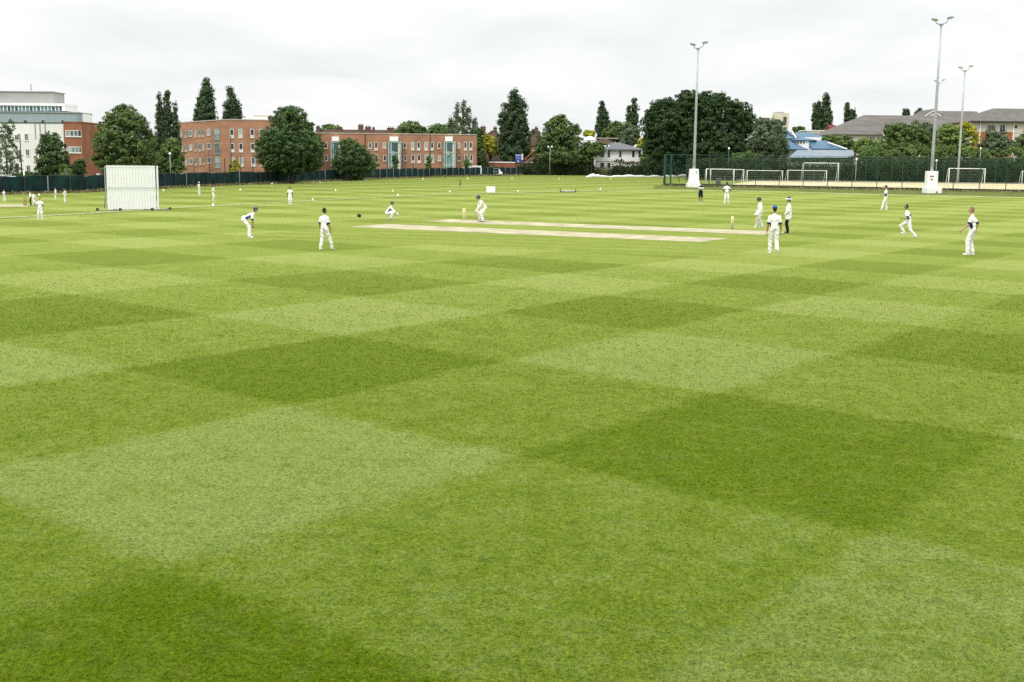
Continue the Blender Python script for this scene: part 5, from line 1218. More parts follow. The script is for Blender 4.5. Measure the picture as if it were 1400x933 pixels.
# ------------------------------------------------------------------ boundary markers, far pitch kit, boards
mk = MB(); mk.tube([(0, 0, 0), (0, 0, 0.02)], 0.14, 12); mk.tube([(0, 0, 0.015), (0, 0, 0.14), (0, 0, 0.24)], [0.12, 0.09, 0.03], 12)
me_mk = mk.mesh('boundary_marker', M['white_pvc'], smooth=False)
for x, y in ((700, 244.8), (764, 245.2), (708.5, 262.2), (835, 245.4), (821, 259.4), (437.5, 250.3), (459, 261.3), (537, 262), (544.3, 267.8), (500.5, 247.6), (427.5, 274.2), (578, 245.4), (615, 262.8), (639.5, 244.9), (223.5, 261.2), (328.6, 260.6), (372, 252.3), (291.6, 281.3), (53.5, 267.6)):
    g = ground(x, y); o = bpy.data.objects.new('boundary_marker', me_mk); link(o); o.location = g; o.rotation_euler = (0, 0, random.uniform(0, 6)); s = 0.85 if g.y < 150 else 1.0; o.scale = (s, s, s)
    tag(o, 'small white boundary marker dotted on the far outfield', 'marker', 'white boundary markers on the far outfield')

def wicket(px, py, label, H=0.711, m='stump', sc_=1.0):
    g = ground(px, py); root = empty('wicket', g, rad(-25+72), label, 'wicket', 'sets of stumps')
    for x in (-0.095, 0, 0.095):
        mb = MB(); mb.tube([(x, 0, -0.02), (x, 0, H*0.97), (x, 0, H)], [0.03, 0.03, 0.025], 10); mb.build('stump', M[m], root, smooth=True)
    for x in (-0.048, 0.048):
        mb = MB(); mb.tube([(x-0.05, 0, H+0.008), (x-0.03, 0, H+0.012), (x+0.03, 0, H+0.012), (x+0.05, 0, H+0.008)], [0.008, 0.014, 0.014, 0.008], 8); mb.build('bail', M[m], root, smooth=True)
    return root
wicket(634.5, 301, 'far set of pale stumps beside the batsman', sc_=1)
wicket(1001, 313.4, 'near set of pale stumps by the walking batsman')
wicket(34.4, 281.8, 'orange brown stumps of the second game at the far left', m='willow')
wicket(629.2, 254.6, 'distant brown stumps beyond the boundary rope', m='stump_far', H=0.9)
# faint crease line by the far stumps
sheet('crease_line', [g2(616, 255.1), g2(668, 254.8), g2(668, 254.5), g2(616, 254.8)], M['rope'], 0.02, 4)

g = ground(671.3, 264.2); root = empty('white_board_box', g, rad(4), 'plain white box shaped board standing by the boundary rope', 'board')
mb = MB(); mb.bmm((-0.57, -0.2, 0.06), (0.52, 0.2, 0.77)); mb.build('box', M['white'], root, bevel=0.02)
mb = MB(); mb.bmm((0.523, -0.18, 0.05), (0.6, 0.2, 0.75)); mb.build('end_panel', M['galv_dull'], root)
for x in (-0.5, 0.45): MB().bmm((x-0.04, -0.25, 0), (x+0.04, 0.25, 0.057)).build('foot', M['galv_dull'], root)

g = ground(776.5, 263.2); root = empty('low_steel_frame', g, rad(-2), 'low silver roller frame with upright end handles on the outfield', 'roller frame')
wd = 1.0
mb = MB(); mb.tube([(-0.85, 0, 0.12), (0.85, 0, 0.12)], 0.11, 12); mb.build('roller', M['galv'], root, smooth=True)
for x in (-0.95, 0.95):
    mb = MB(); mb.tube([(x, 0, 0.12), (x, 0.05, 0.42)], 0.03, 8); mb.tube([(x-0.08, 0.0, 0.4), (x+0.08, 0.05, 0.46)], 0.035, 8); mb.ell((x, 0, 0.12), (0.07, 0.13, 0.13)); mb.build('end_bracket', M['darkmetal'], root)
mb = MB(); mb.tube([(-0.95, 0.05, 0.16), (0.95, 0.05, 0.16)], 0.025, 8); mb.build('tie_bar', M['galv_dull'], root)

# dark helmet behind the keeper
g = ground(491.3, 297.3); root = empty('spare_helmet', g, rad(40), 'black helmet lying on the grass behind the crouching keeper', 'helmet')
mb = MB(); mb.ell((0, 0, 0.11), (0.12, 0.15, 0.125), Matrix.Rotation(rad(25), 3, 'X'), 14, 10); mb.build('shell', M['black'], root, smooth=True)
mb = MB(); mb.ell((0, 0.16, 0.13), (0.1, 0.1, 0.02), Matrix.Rotation(rad(15), 3, 'X'), 12, 6); mb.build('peak', M['navydark'], root, smooth=True)
mb = MB()
for z in (0.02, 0.05, 0.08): mb.tube([(-0.1, 0.1, z), (-0.06, 0.19, z), (0.06, 0.19, z), (0.1, 0.1, z)], 0.006, 6)
mb.build('grille', M['darkmetal'], root)

# ------------------------------------------------------------------ parked vehicles behind the windbreak
def car(px, Y, paint, label, van=False, rz=0.0):
    b = at(px, 240, Y); b.z = zg(Y); root = empty('parked_van' if van else 'parked_car', b, rz, label, 'van' if van else 'car', 'vehicles parked behind the fence')
    w2 = 0.95 if van else 0.87
    prof = [(-2.5, 0.35), (-2.5, 1.1), (-2.4, 2.15), (1.2, 2.2), (1.75, 1.4), (2.5, 1.1), (2.55, 0.35)] if van else [(-2.05, 0.35), (-2.1, 0.8), (-1.95, 1.0), (-1.55, 1.4), (-0.4, 1.48), (0.35, 1.42), (1.05, 0.98), (1.95, 0.82), (2.1, 0.6), (2.05, 0.35)]
    mb = MB(); mb.prism([(x, -w2, z) for x, z in prof], (0, 2*w2, 0)); mb.build('body', M[paint], root, bevel=0.06)
    if van: wins = [[(0.35, 1.35), (0.35, 1.95), (1.15, 1.95), (1.5, 1.4)]]
    else: wins = [[(-1.5, 1.02), (-1.3, 1.33), (-0.45, 1.38), (-0.45, 1.0)], [(-0.36, 1.0), (-0.36, 1.38), (0.3, 1.33), (0.85, 1.0)]]
    for wv in wins:
        for s in (-1, 1):
            mb = MB(); mb.prism([(x, s*(w2+0.004), z) for x, z in wv], (0, s*0.012, 0)); mb.build('window', M['glass'], root)
    for x in (-1.35, 1.3) if not van else (-1.6, 1.7):
        for s in (-1, 1):
            mb = MB(); mb.tube([(x, s*(w2-0.18), 0.32), (x, s*(w2+0.02), 0.32)], 0.32, 16); wo = mb.build('wheel', M['wheel'], root)
            mb = MB(); mb.tube([(x, s*(w2+0.022), 0.32), (x, s*(w2+0.03), 0.32)], 0.2, 12); mb.build('rim', M['galv'], wo)
    for s in (-1, 1):
        mb = MB(); mb.ell((prof[-2][0]-0.02, s*w2*0.7, 0.68), (0.06, 0.18, 0.09)); mb.build('headlight', M['lamp_lens'], root, smooth=True)
    return root
car(225, 156, 'car_dark', 'dark car parked behind the fence right of the sight screen')
car(262, 166, 'car_silver', 'silver car parked behind the fence below the brick garden wall')
car(437, 197, 'car_white', 'white car parked behind the fence right of the big round tree')
car(496, 212, 'car_white', 'white van parked behind the fence right of the squat dark tree', True)
car(643, 254, 'car_white', 'white van parked behind the fence at the right end of the long flats', True, rz=PI)
car(12, 140, 'car_silver', 'silver car parked behind the fence under the birch')

# small white groundsman's cart by the fence
g = ground(681, 240.6); root = empty('utility_cart', g, rad(0), 'small white utility cart with grey cage parked at the far fence', 'cart')
mb = MB(); mb.prism([(0.2, -0.5, 0.3), (0.95, -0.5, 0.3), (1.0, -0.5, 0.75), (0.65, -0.5, 0.9), (0.35, -0.5, 1.45), (0.2, -0.5, 1.45)], (0, 1.0, 0)); mb.build('cab', M['car_white'], root, bevel=0.05)
mb = MB(); 
for x in (-0.95, 0.12):
    for y in (-0.48, 0.48): mb.tube([(x, y, 0.35), (x, y, 1.5)], 0.04, 6)
for z in (0.4, 0.9, 1.5): mb.tube([(-0.95, -0.48, z), (0.12, -0.48, z)], 0.035, 6); mb.tube([(-0.95, 0.48, z), (0.12, 0.48, z)], 0.035, 6)
mb.build('cage', M['galv'], root)
MB().bmm((-0.98, -0.5, 0.25), (0.18, 0.5, 0.34)).build('bed', M['galv_dull'], root)
for x in (-0.6, 0.65):
    for s in (-1, 1): MB().tube([(x, s*0.42, 0.2), (x, s*0.52, 0.2)], 0.2, 12).build('wheel', M['wheel'], root)

# ------------------------------------------------------------------ people
def blob_mesh(mb, voxel, name, m, smooth_it=6, disp=0.0, seed=0):
    """fuse overlapping closed shapes into one continuous skin"""
    me = bpy.data.meshes.new(name); me.from_pydata([tuple(v) for v in mb.v], [], mb.f); me.update()
    bm = bmesh.new(); bm.from_mesh(me); bmesh.ops.recalc_face_normals(bm, faces=bm.faces); bm.to_mesh(me); bm.free()
    o = bpy.data.objects.new(name, me); COL.objects.link(o)
    r = o.modifiers.new('fuse', 'REMESH'); r.mode = 'VOXEL'; r.voxel_size = voxel
    s = o.modifiers.new('smooth', 'SMOOTH'); s.iterations = smooth_it; s.factor = 0.5
    dg = bpy.context.evaluated_depsgraph_get(); ev = o.evaluated_get(dg)
    out = bpy.data.meshes.new_from_object(ev); bpy.data.objects.remove(o); bpy.data.meshes.remove(me)
    out.name = name
    if disp:
        n = len(out.vertices); co_ = np.empty(n*3, np.float32); out.vertices.foreach_get('co', co_); co_ = co_.reshape(-1, 3)
        no = np.empty(n*3, np.float32); out.vertices.foreach_get('normal', no); no = no.reshape(-1, 3)
        p = co_*1.0; k = np.random.default_rng(seed).uniform(0, 6, 8)
        f_ = np.sin(p[:, 2]*34+p[:, 0]*19+k[0]+2*np.sin(p[:, 1]*14+k[1]))*0.5+np.sin(p[:, 0]*41-p[:, 2]*17+k[2]+1.5*np.sin(p[:, 2]*11+k[3]))*0.35+np.sin(p[:, 1]*37+p[:, 2]*23+k[4])*0.3
        co_ += no*(f_*disp)[:, None]; out.vertices.foreach_set('co', co_.ravel())
    out.materials.clear(); out.materials.append(m)
    out.polygons.foreach_set('use_smooth', [True]*len(out.polygons)); out.update()
    return out

def split_mesh(me, pred, name, m):
    """move the faces for which pred(center, normal) holds into a mesh of their own"""
    sel = [p.index for p in me.polygons if pred(p.center, p.normal)]
    if len(sel) < 4: return None
    s = set(sel); bm = bmesh.new(); bm.from_mesh(me); bm.faces.ensure_lookup_table()
    bmesh.ops.delete(bm, geom=[f for f in bm.faces if f.index not in s], context='FACES'); new = bpy.data.meshes.new(name); bm.to_mesh(new); bm.free()
    bm = bmesh.new(); bm.from_mesh(me); bm.faces.ensure_lookup_table()
    bmesh.ops.delete(bm, geom=[f for f in bm.faces if f.index in s], context='FACES'); bm.to_mesh(me); bm.free()
    new.materials.clear(); new.materials.append(m); return new

def ik(a, b, l1, l2, hint):
    a, b = Vector(a), Vector(b); d = b-a; L_ = min(d.length, (l1+l2)*0.998); d.normalize(); b = a+d*L_
    x = (l1*l1-l2*l2+L_*L_)/(2*L_); h_ = math.sqrt(max(0, l1*l1-x*x)); hv = Vector(hint); hv = hv-d*hv.dot(d)
    hv = hv.normalized() if hv.length > 1e-5 else Vector((0, 1, 0))
    return a+d*x+hv*h_, b

def person(px, py, face, label, hpx=None, S=None, pelvis=(0, 0, 0.962), lean=0, side=0, twist=0, hl=None, hr=None, fl=(-0.11, 0, 0.08), fr=(0.11, 0, 0.08), fly=-8, fry=8, flp=0, frp=0,
           hyaw=0, hpitch=0, el=(-0.6, -1, -0.2), er=(0.6, -1, -0.2), kl=(-0.15, 1, 0), kr=(0.15, 1, 0), skin='skin', hair='hair_dark', cap=None, helmet=None, hat=None, top='whites', trousers='whites',
           shoe='shoe', band='navy', panel='navy', panel_sides=(-1, 1), sleeve=0.8, coat=False, shorts=False, pads=False, gloves=False, hoop=False, longhair=False, loc=None, group='cricketers and officials on the field'):
    g = loc or ground(px, py)
    S = S or (hpx*g.y/FPX*1.02)/1.81
    root = empty('person', g, -rad(face), label, 'person', group)
    P = Vector(pelvis); ml, ms = rad(lean), rad(side)
    dv = Vector((math.sin(ms), math.sin(ml)*math.cos(ms), math.cos(ml)*math.cos(ms))).normalized()
    rt = Vector((math.cos(rad(twist)), -math.sin(rad(twist)), 0)); rt = (rt-dv*rt.dot(dv)).normalized(); fw_ = dv.cross(rt)
    Rt = Matrix((rt, fw_, dv)).transposed()
    T = lambda x, y, z: P+rt*x+fw_*y+dv*z
    nb = T(0, 0.0, 0.515); shl, shr = T(-0.182, 0, 0.43), T(0.182, 0, 0.43)
    hipr_v = Vector((1, 0, 0)); hl_, hr_ = P+Vector((-0.09, 0, -0.03)), P+Vector((0.09, 0, -0.03))
    hy, hp = rad(hyaw), rad(hpitch)
    hd = (dv*0.45+Vector((0, 0, 1))*0.55).normalized(); 
    Hm = Matrix.Rotation(-hy, 3, 'Z') @ Matrix.Rotation(-hp, 3, 'X')
    Ch = nb+hd*0.12+Hm @ Vector((0, 0.03, 0.1))
    HT = lambda x, y, z: Ch+Hm @ Vector((x, y, z))
    dl = shl+Vector((-0.06, 0.04, -0.53)); dr = shr+Vector((0.06, 0.04, -0.53))
    wl = Vector(hl) if hl else dl; wr = Vector(hr) if hr else dr
    EL, wl = ik(shl, wl, 0.285, 0.26, el); ER, wr = ik(shr, wr, 0.285, 0.26, er)
    fl, fr = Vector(fl), Vector(fr)
    KL, fl = ik(hl_, fl, 0.44, 0.43, kl); KR, fr = ik(hr_, fr, 0.44, 0.43, kr)
    # ---- body
    b = MB()
    b.ell(T(0, 0, 0.0), (0.15, 0.1, 0.12), Rt); b.ell(T(0, 0, 0.16), (0.125, 0.085, 0.14), Rt); b.ell(T(0, 0.01, 0.32), (0.155, 0.1, 0.17), Rt)
    b.cap(T(-0.16, 0, 0.42), 0.052, T(0.16, 0, 0.42), 0.052); b.cap(T(0, -0.01, 0.46), 0.058, nb+hd*0.1, 0.052)
    b.ell(HT(0, -0.005, 0.03), (0.074, 0.093, 0.095), Hm, 16, 12); b.ell(HT(0, 0.025, -0.045), (0.056, 0.062, 0.07), Hm)
    b.cap(HT(0, 0.088, 0.012), 0.011, HT(0, 0.106, -0.022), 0.015); b.ell(HT(0, 0.086, -0.06), (0.024, 0.01, 0.008), Hm)
    for s in (-1, 1): b.ell(HT(s*0.076, -0.012, -0.005), (0.011, 0.02, 0.031), Hm)
    for sh, e_, wv, s in ((shl, EL, wl, -1), (shr, ER, wr, 1)):
        b.cap(sh, 0.055, e_, 0.041); b.cap(e_, 0.042, wv, 0.028)
        hv = (wv-e_).normalized(); sd = Vector((s, 0, 0)); fwd = Vector((0, 1, 0))
        pal = fwd-hv*fwd.dot(hv)
        if pal.length < 0.3: pal = Vector((1, 0, 0))-hv*hv.x
        pal.normalize(); nrm_ = hv.cross(pal).normalized()*(-s)          # palm looks along nrm_
        pc = wv+hv*0.055; Rh = Matrix((pal, nrm_, hv)).transposed()
        b.ell(pc, (0.042, 0.018, 0.055), Rh)
        for k_, (off, ln) in enumerate(((-0.032, 0.06), (-0.011, 0.075), (0.011, 0.082), (0.032, 0.074))):
            q0 = wv+hv*0.085+pal*off; q1 = q0+hv*ln*0.5+nrm_*0.012; q2 = q1+hv*ln*0.35+nrm_*0.028; q3 = q2+hv*ln*0.1+nrm_*0.024
            b.cap(q0, 0.0105, q1, 0.01, 6); b.cap(q1, 0.01, q2, 0.009, 6); b.cap(q2, 0.009, q3, 0.008, 6)
        t0 = wv+hv*0.03+pal*0.034; t1 = t0+pal*0.03+hv*0.03+nrm_*0.012; t2 = t1+hv*0.035+nrm_*0.016
        b.cap(t0, 0.013, t1, 0.011, 6); b.cap(t1, 0.011, t2, 0.009, 6)
    for h0, kk, f0 in ((hl_, KL, fl), (hr_, KR, fr)):
        b.cap(h0, 0.085, kk, 0.056); b.cap(kk, 0.057, kk.lerp(f0, 0.35), 0.055); b.cap(kk.lerp(f0, 0.35), 0.055, f0, 0.036)
    for f0, yw, pt in ((fl, fly, flp), (fr, fry, frp)):
        Rf = Matrix.Rotation(-rad(yw), 3, 'Z') @ Matrix.Rotation(-rad(pt), 3, 'X'); b.ell(f0+Rf @ Vector((0, 0.06, -0.045)), (0.036, 0.1, 0.03), Rf)
    def sc_mesh(mb): mb.v = [tuple(Vector(v)*S) for v in mb.v]; return mb
    seed = int(abs(px*7+py))
    bo = link(bpy.data.objects.new('body', blob_mesh(sc_mesh(b), 0.0105, 'body', M[skin], 3)), root)
    for s in (-1, 1):
        e_ = MB(); e_.ell(HT(s*0.03, 0.081, 0.015), (0.012, 0.008, 0.007), Hm); link(bpy.data.objects.new('eye', sc_mesh(e_).mesh('eye', M['eye'], True)), root)
    # ---- trousers
    t = MB(); t.ell(P+Vector((0, 0, 0.02)), (0.168, 0.128, 0.14), None)
    t.ell(T(0, 0, 0.09), (0.155, 0.115, 0.08), Rt)
    for h0, kk, f0 in ((hl_, KL, fl), (hr_, KR, fr)):
        if shorts:
            t.cap(h0, 0.105, h0.lerp(kk, 0.85), 0.1)
        else:
            t.cap(h0, 0.105, kk, 0.083); t.cap(kk, 0.083, kk.lerp(f0, 0.93), 0.072)
    link(bpy.data.objects.new('shorts' if shorts else 'trousers', blob_mesh(sc_mesh(t), 0.014, 'trousers', M[trousers], 4, 0.010, seed)), root)
    for f0, yw, pt in ((fl, fly, flp), (fr, fry, frp)):
        Rf = Matrix.Rotation(-rad(yw), 3, 'Z') @ Matrix.Rotation(-rad(pt), 3, 'X'); m_ = MB()
        m_.ell(f0+Rf @ Vector((0, 0.075, -0.05)), (0.049, 0.115, 0.036), Rf); m_.ell(f0+Rf @ Vector((0, -0.01, -0.035)), (0.043, 0.055, 0.05), Rf); m_.ell(f0+Rf @ Vector((0, 0.05, -0.068)), (0.046, 0.135, 0.014), Rf)
        link(bpy.data.objects.new('shoe', blob_mesh(sc_mesh(m_), 0.011, 'shoe', M[shoe], 2)), root)
    # ---- shirt
    t = MB(); t.ell(T(0, 0.005, 0.33), (0.19, 0.13, 0.18), Rt); t.ell(T(0, 0.005, 0.15), (0.172, 0.128, 0.19), Rt); t.cap(T(-0.15, 0, 0.415), 0.07, T(0.15, 0, 0.415), 0.07); t.cap(T(-0.05, -0.01, 0.49), 0.05, T(-0.17, 0, 0.435), 0.055); t.cap(T(0.05, -0.01, 0.49), 0.05, T(0.17, 0, 0.435), 0.055)
    t.cap(T(0, -0.01, 0.44), 0.085, T(0, 0, 0.5), 0.068)
    if coat: t.ell(T(0, 0.005, 0.2), (0.205, 0.15, 0.3), Rt); t.ell(T(0, 0, -0.02), (0.21, 0.16, 0.26), Rt); t.cap(P+Vector((-0.06, 0, 0.05)), 0.155, P+Vector((-0.06, 0, -0.19)), 0.16); t.cap(P+Vector((0.06, 0, 0.05)), 0.155, P+Vector((0.06, 0, -0.19)), 0.16)
    else: t.ell(T(0, 0, 0.02), (0.178, 0.138, 0.1), Rt)
    sl_ends = []
    for sh, e_, wv in ((shl, EL, wl), (shr, ER, wr)):
        if sleeve > 1: t.cap(sh, 0.066, e_, 0.06); t.cap(e_, 0.066, e_.lerp(wv, sleeve-1), 0.052)
        else: t.cap(sh, 0.066, sh.lerp(e_, sleeve), 0.068)
        sl_ends.append((sh*S, e_*S))
    sm = blob_mesh(sc_mesh(t), 0.013, 'shirt', M[top], 4, 0.010, seed+3)
    so_ = link(bpy.data.objects.new('umpire_coat' if coat else 'shirt', sm), root)
    def near_arm(c):
        best = None
        for i, (a, b_) in enumerate(sl_ends):
            ab = b_-a; u_ = (c-a).dot(ab)/ab.length_squared; dist = (c-(a+ab*max(0, min(1, u_)))).length
            if dist < 0.1*S and (best is None or dist < best[1]): best = (u_, dist)
        return best
    if band and sleeve <= 1:
        def pb(c, n):
            q = near_arm(c); return q is not None and q[0] > sleeve-0.13
        mm = split_mesh(sm, pb, 'sleeve_band', M[band])
        if mm: link(bpy.data.objects.new('sleeve_band', mm), root)
    if panel:
        def pp_(c, n):
            q = near_arm(c); l = (c/S-P); z_ = l.dot(dv); x_ = l.dot(rt)
            return (q is None or q[0] < 0.05 or q[1] > 0.085*S) and -0.03 < z_ < 0.36 and (1 if x_ > 0 else -1) in panel_sides and abs(n.dot(rt)) > 0.8+0.12*(z_-0.1)
        mm = split_mesh(sm, pp_, 'side_panel', M[panel])
        if mm: link(bpy.data.objects.new('side_panel', mm), root)
    if hoop:
        def ph(c, n):
            z_ = (c/S-P).dot(dv); return z_ < 0.17 or z_ > 0.4 or 0.27 < z_ < 0.32
        mm = split_mesh(sm, ph, 'dark_hoop', M['navydark'])
        if mm: link(bpy.data.objects.new('dark_hoop', mm), root)
    cb_ = MB(); cb_.cap(T(0, -0.012, 0.5), 0.068, T(0, -0.005, 0.54)+hd*0.0, 0.064); link(bpy.data.objects.new('collar', blob_mesh(sc_mesh(cb_), 0.012, 'collar', M['whites' if not hoop else 'navydark'], 2)), root)
    # ---- hair and headgear
    hb = MB(); hb.ell(HT(0, -0.022, 0.045), (0.083, 0.092, 0.096), Hm, 14, 10); hb.ell(HT(0, -0.045, 0.0), (0.078, 0.068, 0.085), Hm, 14, 10)
    if longhair: hb.ell(HT(0, -0.06, -0.08), (0.085, 0.06, 0.13), Hm); hb.ell(HT(0.06, -0.01, -0.06), (0.04, 0.05, 0.12), Hm)
    hm_ = blob_mesh(sc_mesh(hb), 0.011, 'hair', M[hair], 3, 0.004, seed); link(bpy.data.objects.new('hair', hm_), root)
    if cap:
        cpo = MB(); cpo.ell(HT(0, -0.012, 0.06), (0.094, 0.107, 0.09), Hm, 18, 8, zmin=-0.12); c_ = link(bpy.data.objects.new('cap', sc_mesh(cpo).mesh('cap', M[cap], True)), root)
        br = MB(); br.ell(HT(0, 0.115, 0.048), (0.07, 0.075, 0.011), Hm @ Matrix.Rotation(rad(-10), 3, 'X'), 16, 6); link(bpy.data.objects.new('brim', sc_mesh(br).mesh('brim', M[cap], True)), c_)
    if hat:
        cpo = MB(); cpo.ell(HT(0, -0.012, 0.055), (0.096, 0.11, 0.115), Hm, 18, 8, zmin=0.1); c_ = link(bpy.data.objects.new('hat', sc_mesh(cpo).mesh('hat', M[hat[0]], True)), root)
        br = MB(); br.ell(HT(0, 0.0, 0.045), (0.185, 0.2, 0.03), Hm, 20, 6); link(bpy.data.objects.new('brim', sc_mesh(br).mesh('brim', M[hat[1]], True)), c_)
    if helmet:
        cpo = MB(); cpo.ell(HT(0, -0.015, 0.05), (0.108, 0.125, 0.11), Hm, 18, 8, zmin=-0.3); cpo.ell(HT(0, -0.055, 0.0), (0.1, 0.085, 0.1), Hm, 16, 8); c_ = link(bpy.data.objects.new('helmet', sc_mesh(cpo).mesh('helmet', M[helmet], True)), root)
        br = MB(); br.ell(HT(0, 0.12, 0.055), (0.085, 0.06, 0.013), Hm, 16, 6); link(bpy.data.objects.new('peak', sc_mesh(br).mesh('peak', M[helmet], True)), c_)
        gr = MB()
        for z in (-0.075, -0.045, -0.015, 0.012): gr.tube([HT(-0.1, 0.02, z), HT(-0.085, 0.11, z), HT(-0.03, 0.15, z), HT(0.03, 0.15, z), HT(0.085, 0.11, z), HT(0.1, 0.02, z)], 0.005, 6)
        link(bpy.data.objects.new('grille', sc_mesh(gr).mesh('grille', M['darkmetal'], True)), c_)
    if pads:
        for kk, h0, f0 in ((KL, hl_, fl), (KR, hr_, fr)):
            m_ = MB(); up = (kk-f0).normalized(); fd = (kk-(h0+f0)/2); fd = Vector((0, 1, 0)) if fd.length < 0.05 else fd; fd = (fd-up*fd.dot(up)).normalized()
            Rp = Matrix((up.cross(fd)*-1, fd, up)).transposed()
            for i in range(7):
                q = f0+up*(0.02+0.075*i)+fd*0.06; m_.ell(q, (0.098, 0.055, 0.06), Rp, 12, 8)
            m_.ell(kk+fd*0.075+up*0.02, (0.095, 0.06, 0.085), Rp); m_.ell(kk.lerp(h0, 0.33)+fd*0.075, (0.09, 0.045, 0.1), Matrix((rt, (h0-kk).normalized().cross(rt)*-1, (h0-kk).normalized())).transposed())
            po = link(bpy.data.objects.new('leg_pad', blob_mesh(sc_mesh(m_), 0.012, 'leg_pad', M['white_pvc'], 2)), root)
            st = MB()
            for q in (0.2, 0.55, 0.9):
                c0 = f0.lerp(kk, q); ring = [c0+Rp @ Vector((0.088*math.cos(a_), 0.02+0.088*math.sin(a_), 0)) for a_ in np.linspace(PI*0.95, 2.05*PI, 9)]; st.tube(ring, 0.011, 6)
            link(bpy.data.objects.new('strap', sc_mesh(st).mesh('strap', M['navydark'], True)), po)
    if gloves:
        for e_, wv in ((EL, wl), (ER, wr)):
            m_ = MB(); hv = (wv-e_).normalized(); m_.cap(wv-hv*0.05, 0.045, wv+hv*0.05, 0.058); m_.ell(wv+hv*0.12, (0.07*gloves, 0.07, 0.075*gloves)); 
            link(bpy.data.objects.new('glove', blob_mesh(sc_mesh(m_), 0.012, 'glove', M['white_pvc'], 2)), root)
    return root, S, wl*S, wr*S

def bat(root, S, h1, h2, tip, label):
    """a bat held by two hands: handle through h1-h2, toe towards tip (person space)"""
    bo = empty('cricket_bat', root.location+Matrix.Rotation(root.rotation_euler.z, 3, 'Z') @ h1, root.rotation_euler.z, label, 'bat')
    d = (Vector(tip)*S-h1).normalized(); w_ = d.cross(Vector((0, 0, 1))).normalized(); n_ = d.cross(w_)
    R3 = Matrix((w_, n_, d)).transposed(); mb = MB()
    mb.tube([d*-0.1, d*0.2], 0.017, 10); mb.build('handle', M['black'], bo, smooth=True)
    mb = MB(); vs = []
    for z, hw, th in ((0.2, 0.02, 0.018), (0.27, 0.054, 0.022), (0.55, 0.054, 0.034), (0.7, 0.054, 0.03), (0.76, 0.045, 0.015)):
        vs += [R3 @ Vector((-hw, -0.012, z)), R3 @ Vector((hw, -0.012, z)), R3 @ Vector((hw*0.85, 0.008, z)), R3 @ Vector((0, th, z)), R3 @ Vector((-hw*0.85, 0.008, z))]
    fs = [(i*5+j, i*5+(j+1) % 5, (i+1)*5+(j+1) % 5, (i+1)*5+j) for i in range(4) for j in range(5)]+[(4, 3, 2, 1, 0), (20, 21, 22, 23, 24)]
    mb.add(vs, fs); mb.build('blade', M['willow'], bo)

# nearer fielders and players (positions from the survey of the field)
person(1327, 349, 305, 'fielder in whites with short fair brown hair, rightmost of all, arms held away', hpx=64, hair='hair_fair', skin='skin', lean=4,
       hl=(-0.38, 0.26, 0.98), hr=(0.33, -0.05, 0.93), fl=(-0.15, 0.08, 0.08), fr=(0.12, -0.04, 0.08), hyaw=-12, hpitch=6, shoe='shoe')
person(1057, 347, 0, 'fielder in blue cap seen from behind, walking in towards the walking batsman', hpx=63, cap='bluecap', skin='skin_mid', hl=(-0.27, 0.02, 0.84), hr=(0.27, 0.02, 0.84),
       fl=(-0.1, 0.14, 0.08), fr=(0.1, -0.22, 0.16), frp=-55, kr=(0.1, 1, 0), hpitch=4, panel_sides=(-1,))
person(444, 341.5, 30, 'dark haired fielder in whites striding away, one arm hanging, left of centre', hpx=55, skin='skin_mid', hair='hair_dark', hl=(-0.26, 0.05, 0.87), hr=(0.24, 0.1, 0.86),
       fl=(-0.14, -0.12, 0.08), fr=(0.22, 0.24, 0.1), frp=15, hyaw=12, panel=None)
person(340, 325.3, 75, 'fielder in blue cap bending forward with hands on knees', S=0.98, pelvis=(0, -0.2, 0.9), lean=62, cap='greycap', skin='skin', hl=(-0.17, 0.2, 0.58), hr=(0.17, 0.2, 0.58),
       fl=(-0.2, 0.02, 0.08), fr=(0.2, 0.05, 0.08), el=(-1, 0.1, -0.2), er=(1, 0.1, -0.2), hpitch=10)
person(1241, 326.5, 283, 'bowler in whites running in to bowl, leaning forward with one foot off the ground', S=1.0, pelvis=(0, 0.0, 0.9), lean=14, hair='hair_dark', skin='skin_mid', hl=(-0.22, 0.34, 1.02), hr=(0.25, 0.02, 1.0),
       fl=(-0.1, -0.38, 0.12), fr=(0.1, 0.16, 0.28), flp=-40, frp=-25, kr=(0, 1, 0.2), er=(0.7, -1, 0), hyaw=-4)
person(1210, 287.3, 278, 'fielder in whites and dark cap strolling near the boundary, hands together in front', hpx=32, cap='navydark', skin='skin', hl=(-0.1, 0.34, 1.08), hr=(0.1, 0.33, 1.08), fl=(-0.1, 0.26, 0.09), fr=(0.1, -0.14, 0.08), flp=15)
person(1077, 319, 285, 'umpire in long white coat, black trousers and white brimmed hat', hpx=47, coat=True, trousers='blacktrouser', shoe='shoe_black', hat=('navy', 'white'), sleeve=1.85, band=None, panel=None, skin='skin',
       hl=(-0.2, 0.2, 0.98), hr=(0.17, 0.14, 0.96), hyaw=-20)
r_, S_, hl_, hr_ = person(1038.5, 312.6, 262, 'batsman in dark green helmet and pads walking with his bat, beside the near stumps', hpx=41.5, helmet='greencap', pads=True, gloves=1.0, sleeve=1.6, band=None, panel=None, top='whites', skin='skin',
       fl=(-0.1, 0.2, 0.1), fr=(0.1, -0.24, 0.14), frp=-45, hl=(-0.26, 0.2, 0.92), hr=(0.2, 0.16, 0.9), hyaw=-10, hpitch=22, lean=5)
bat(r_, S_, hl_, hr_, (-0.36, 0.42, 0.2), 'bat carried low by the walking batsman in the green helmet')
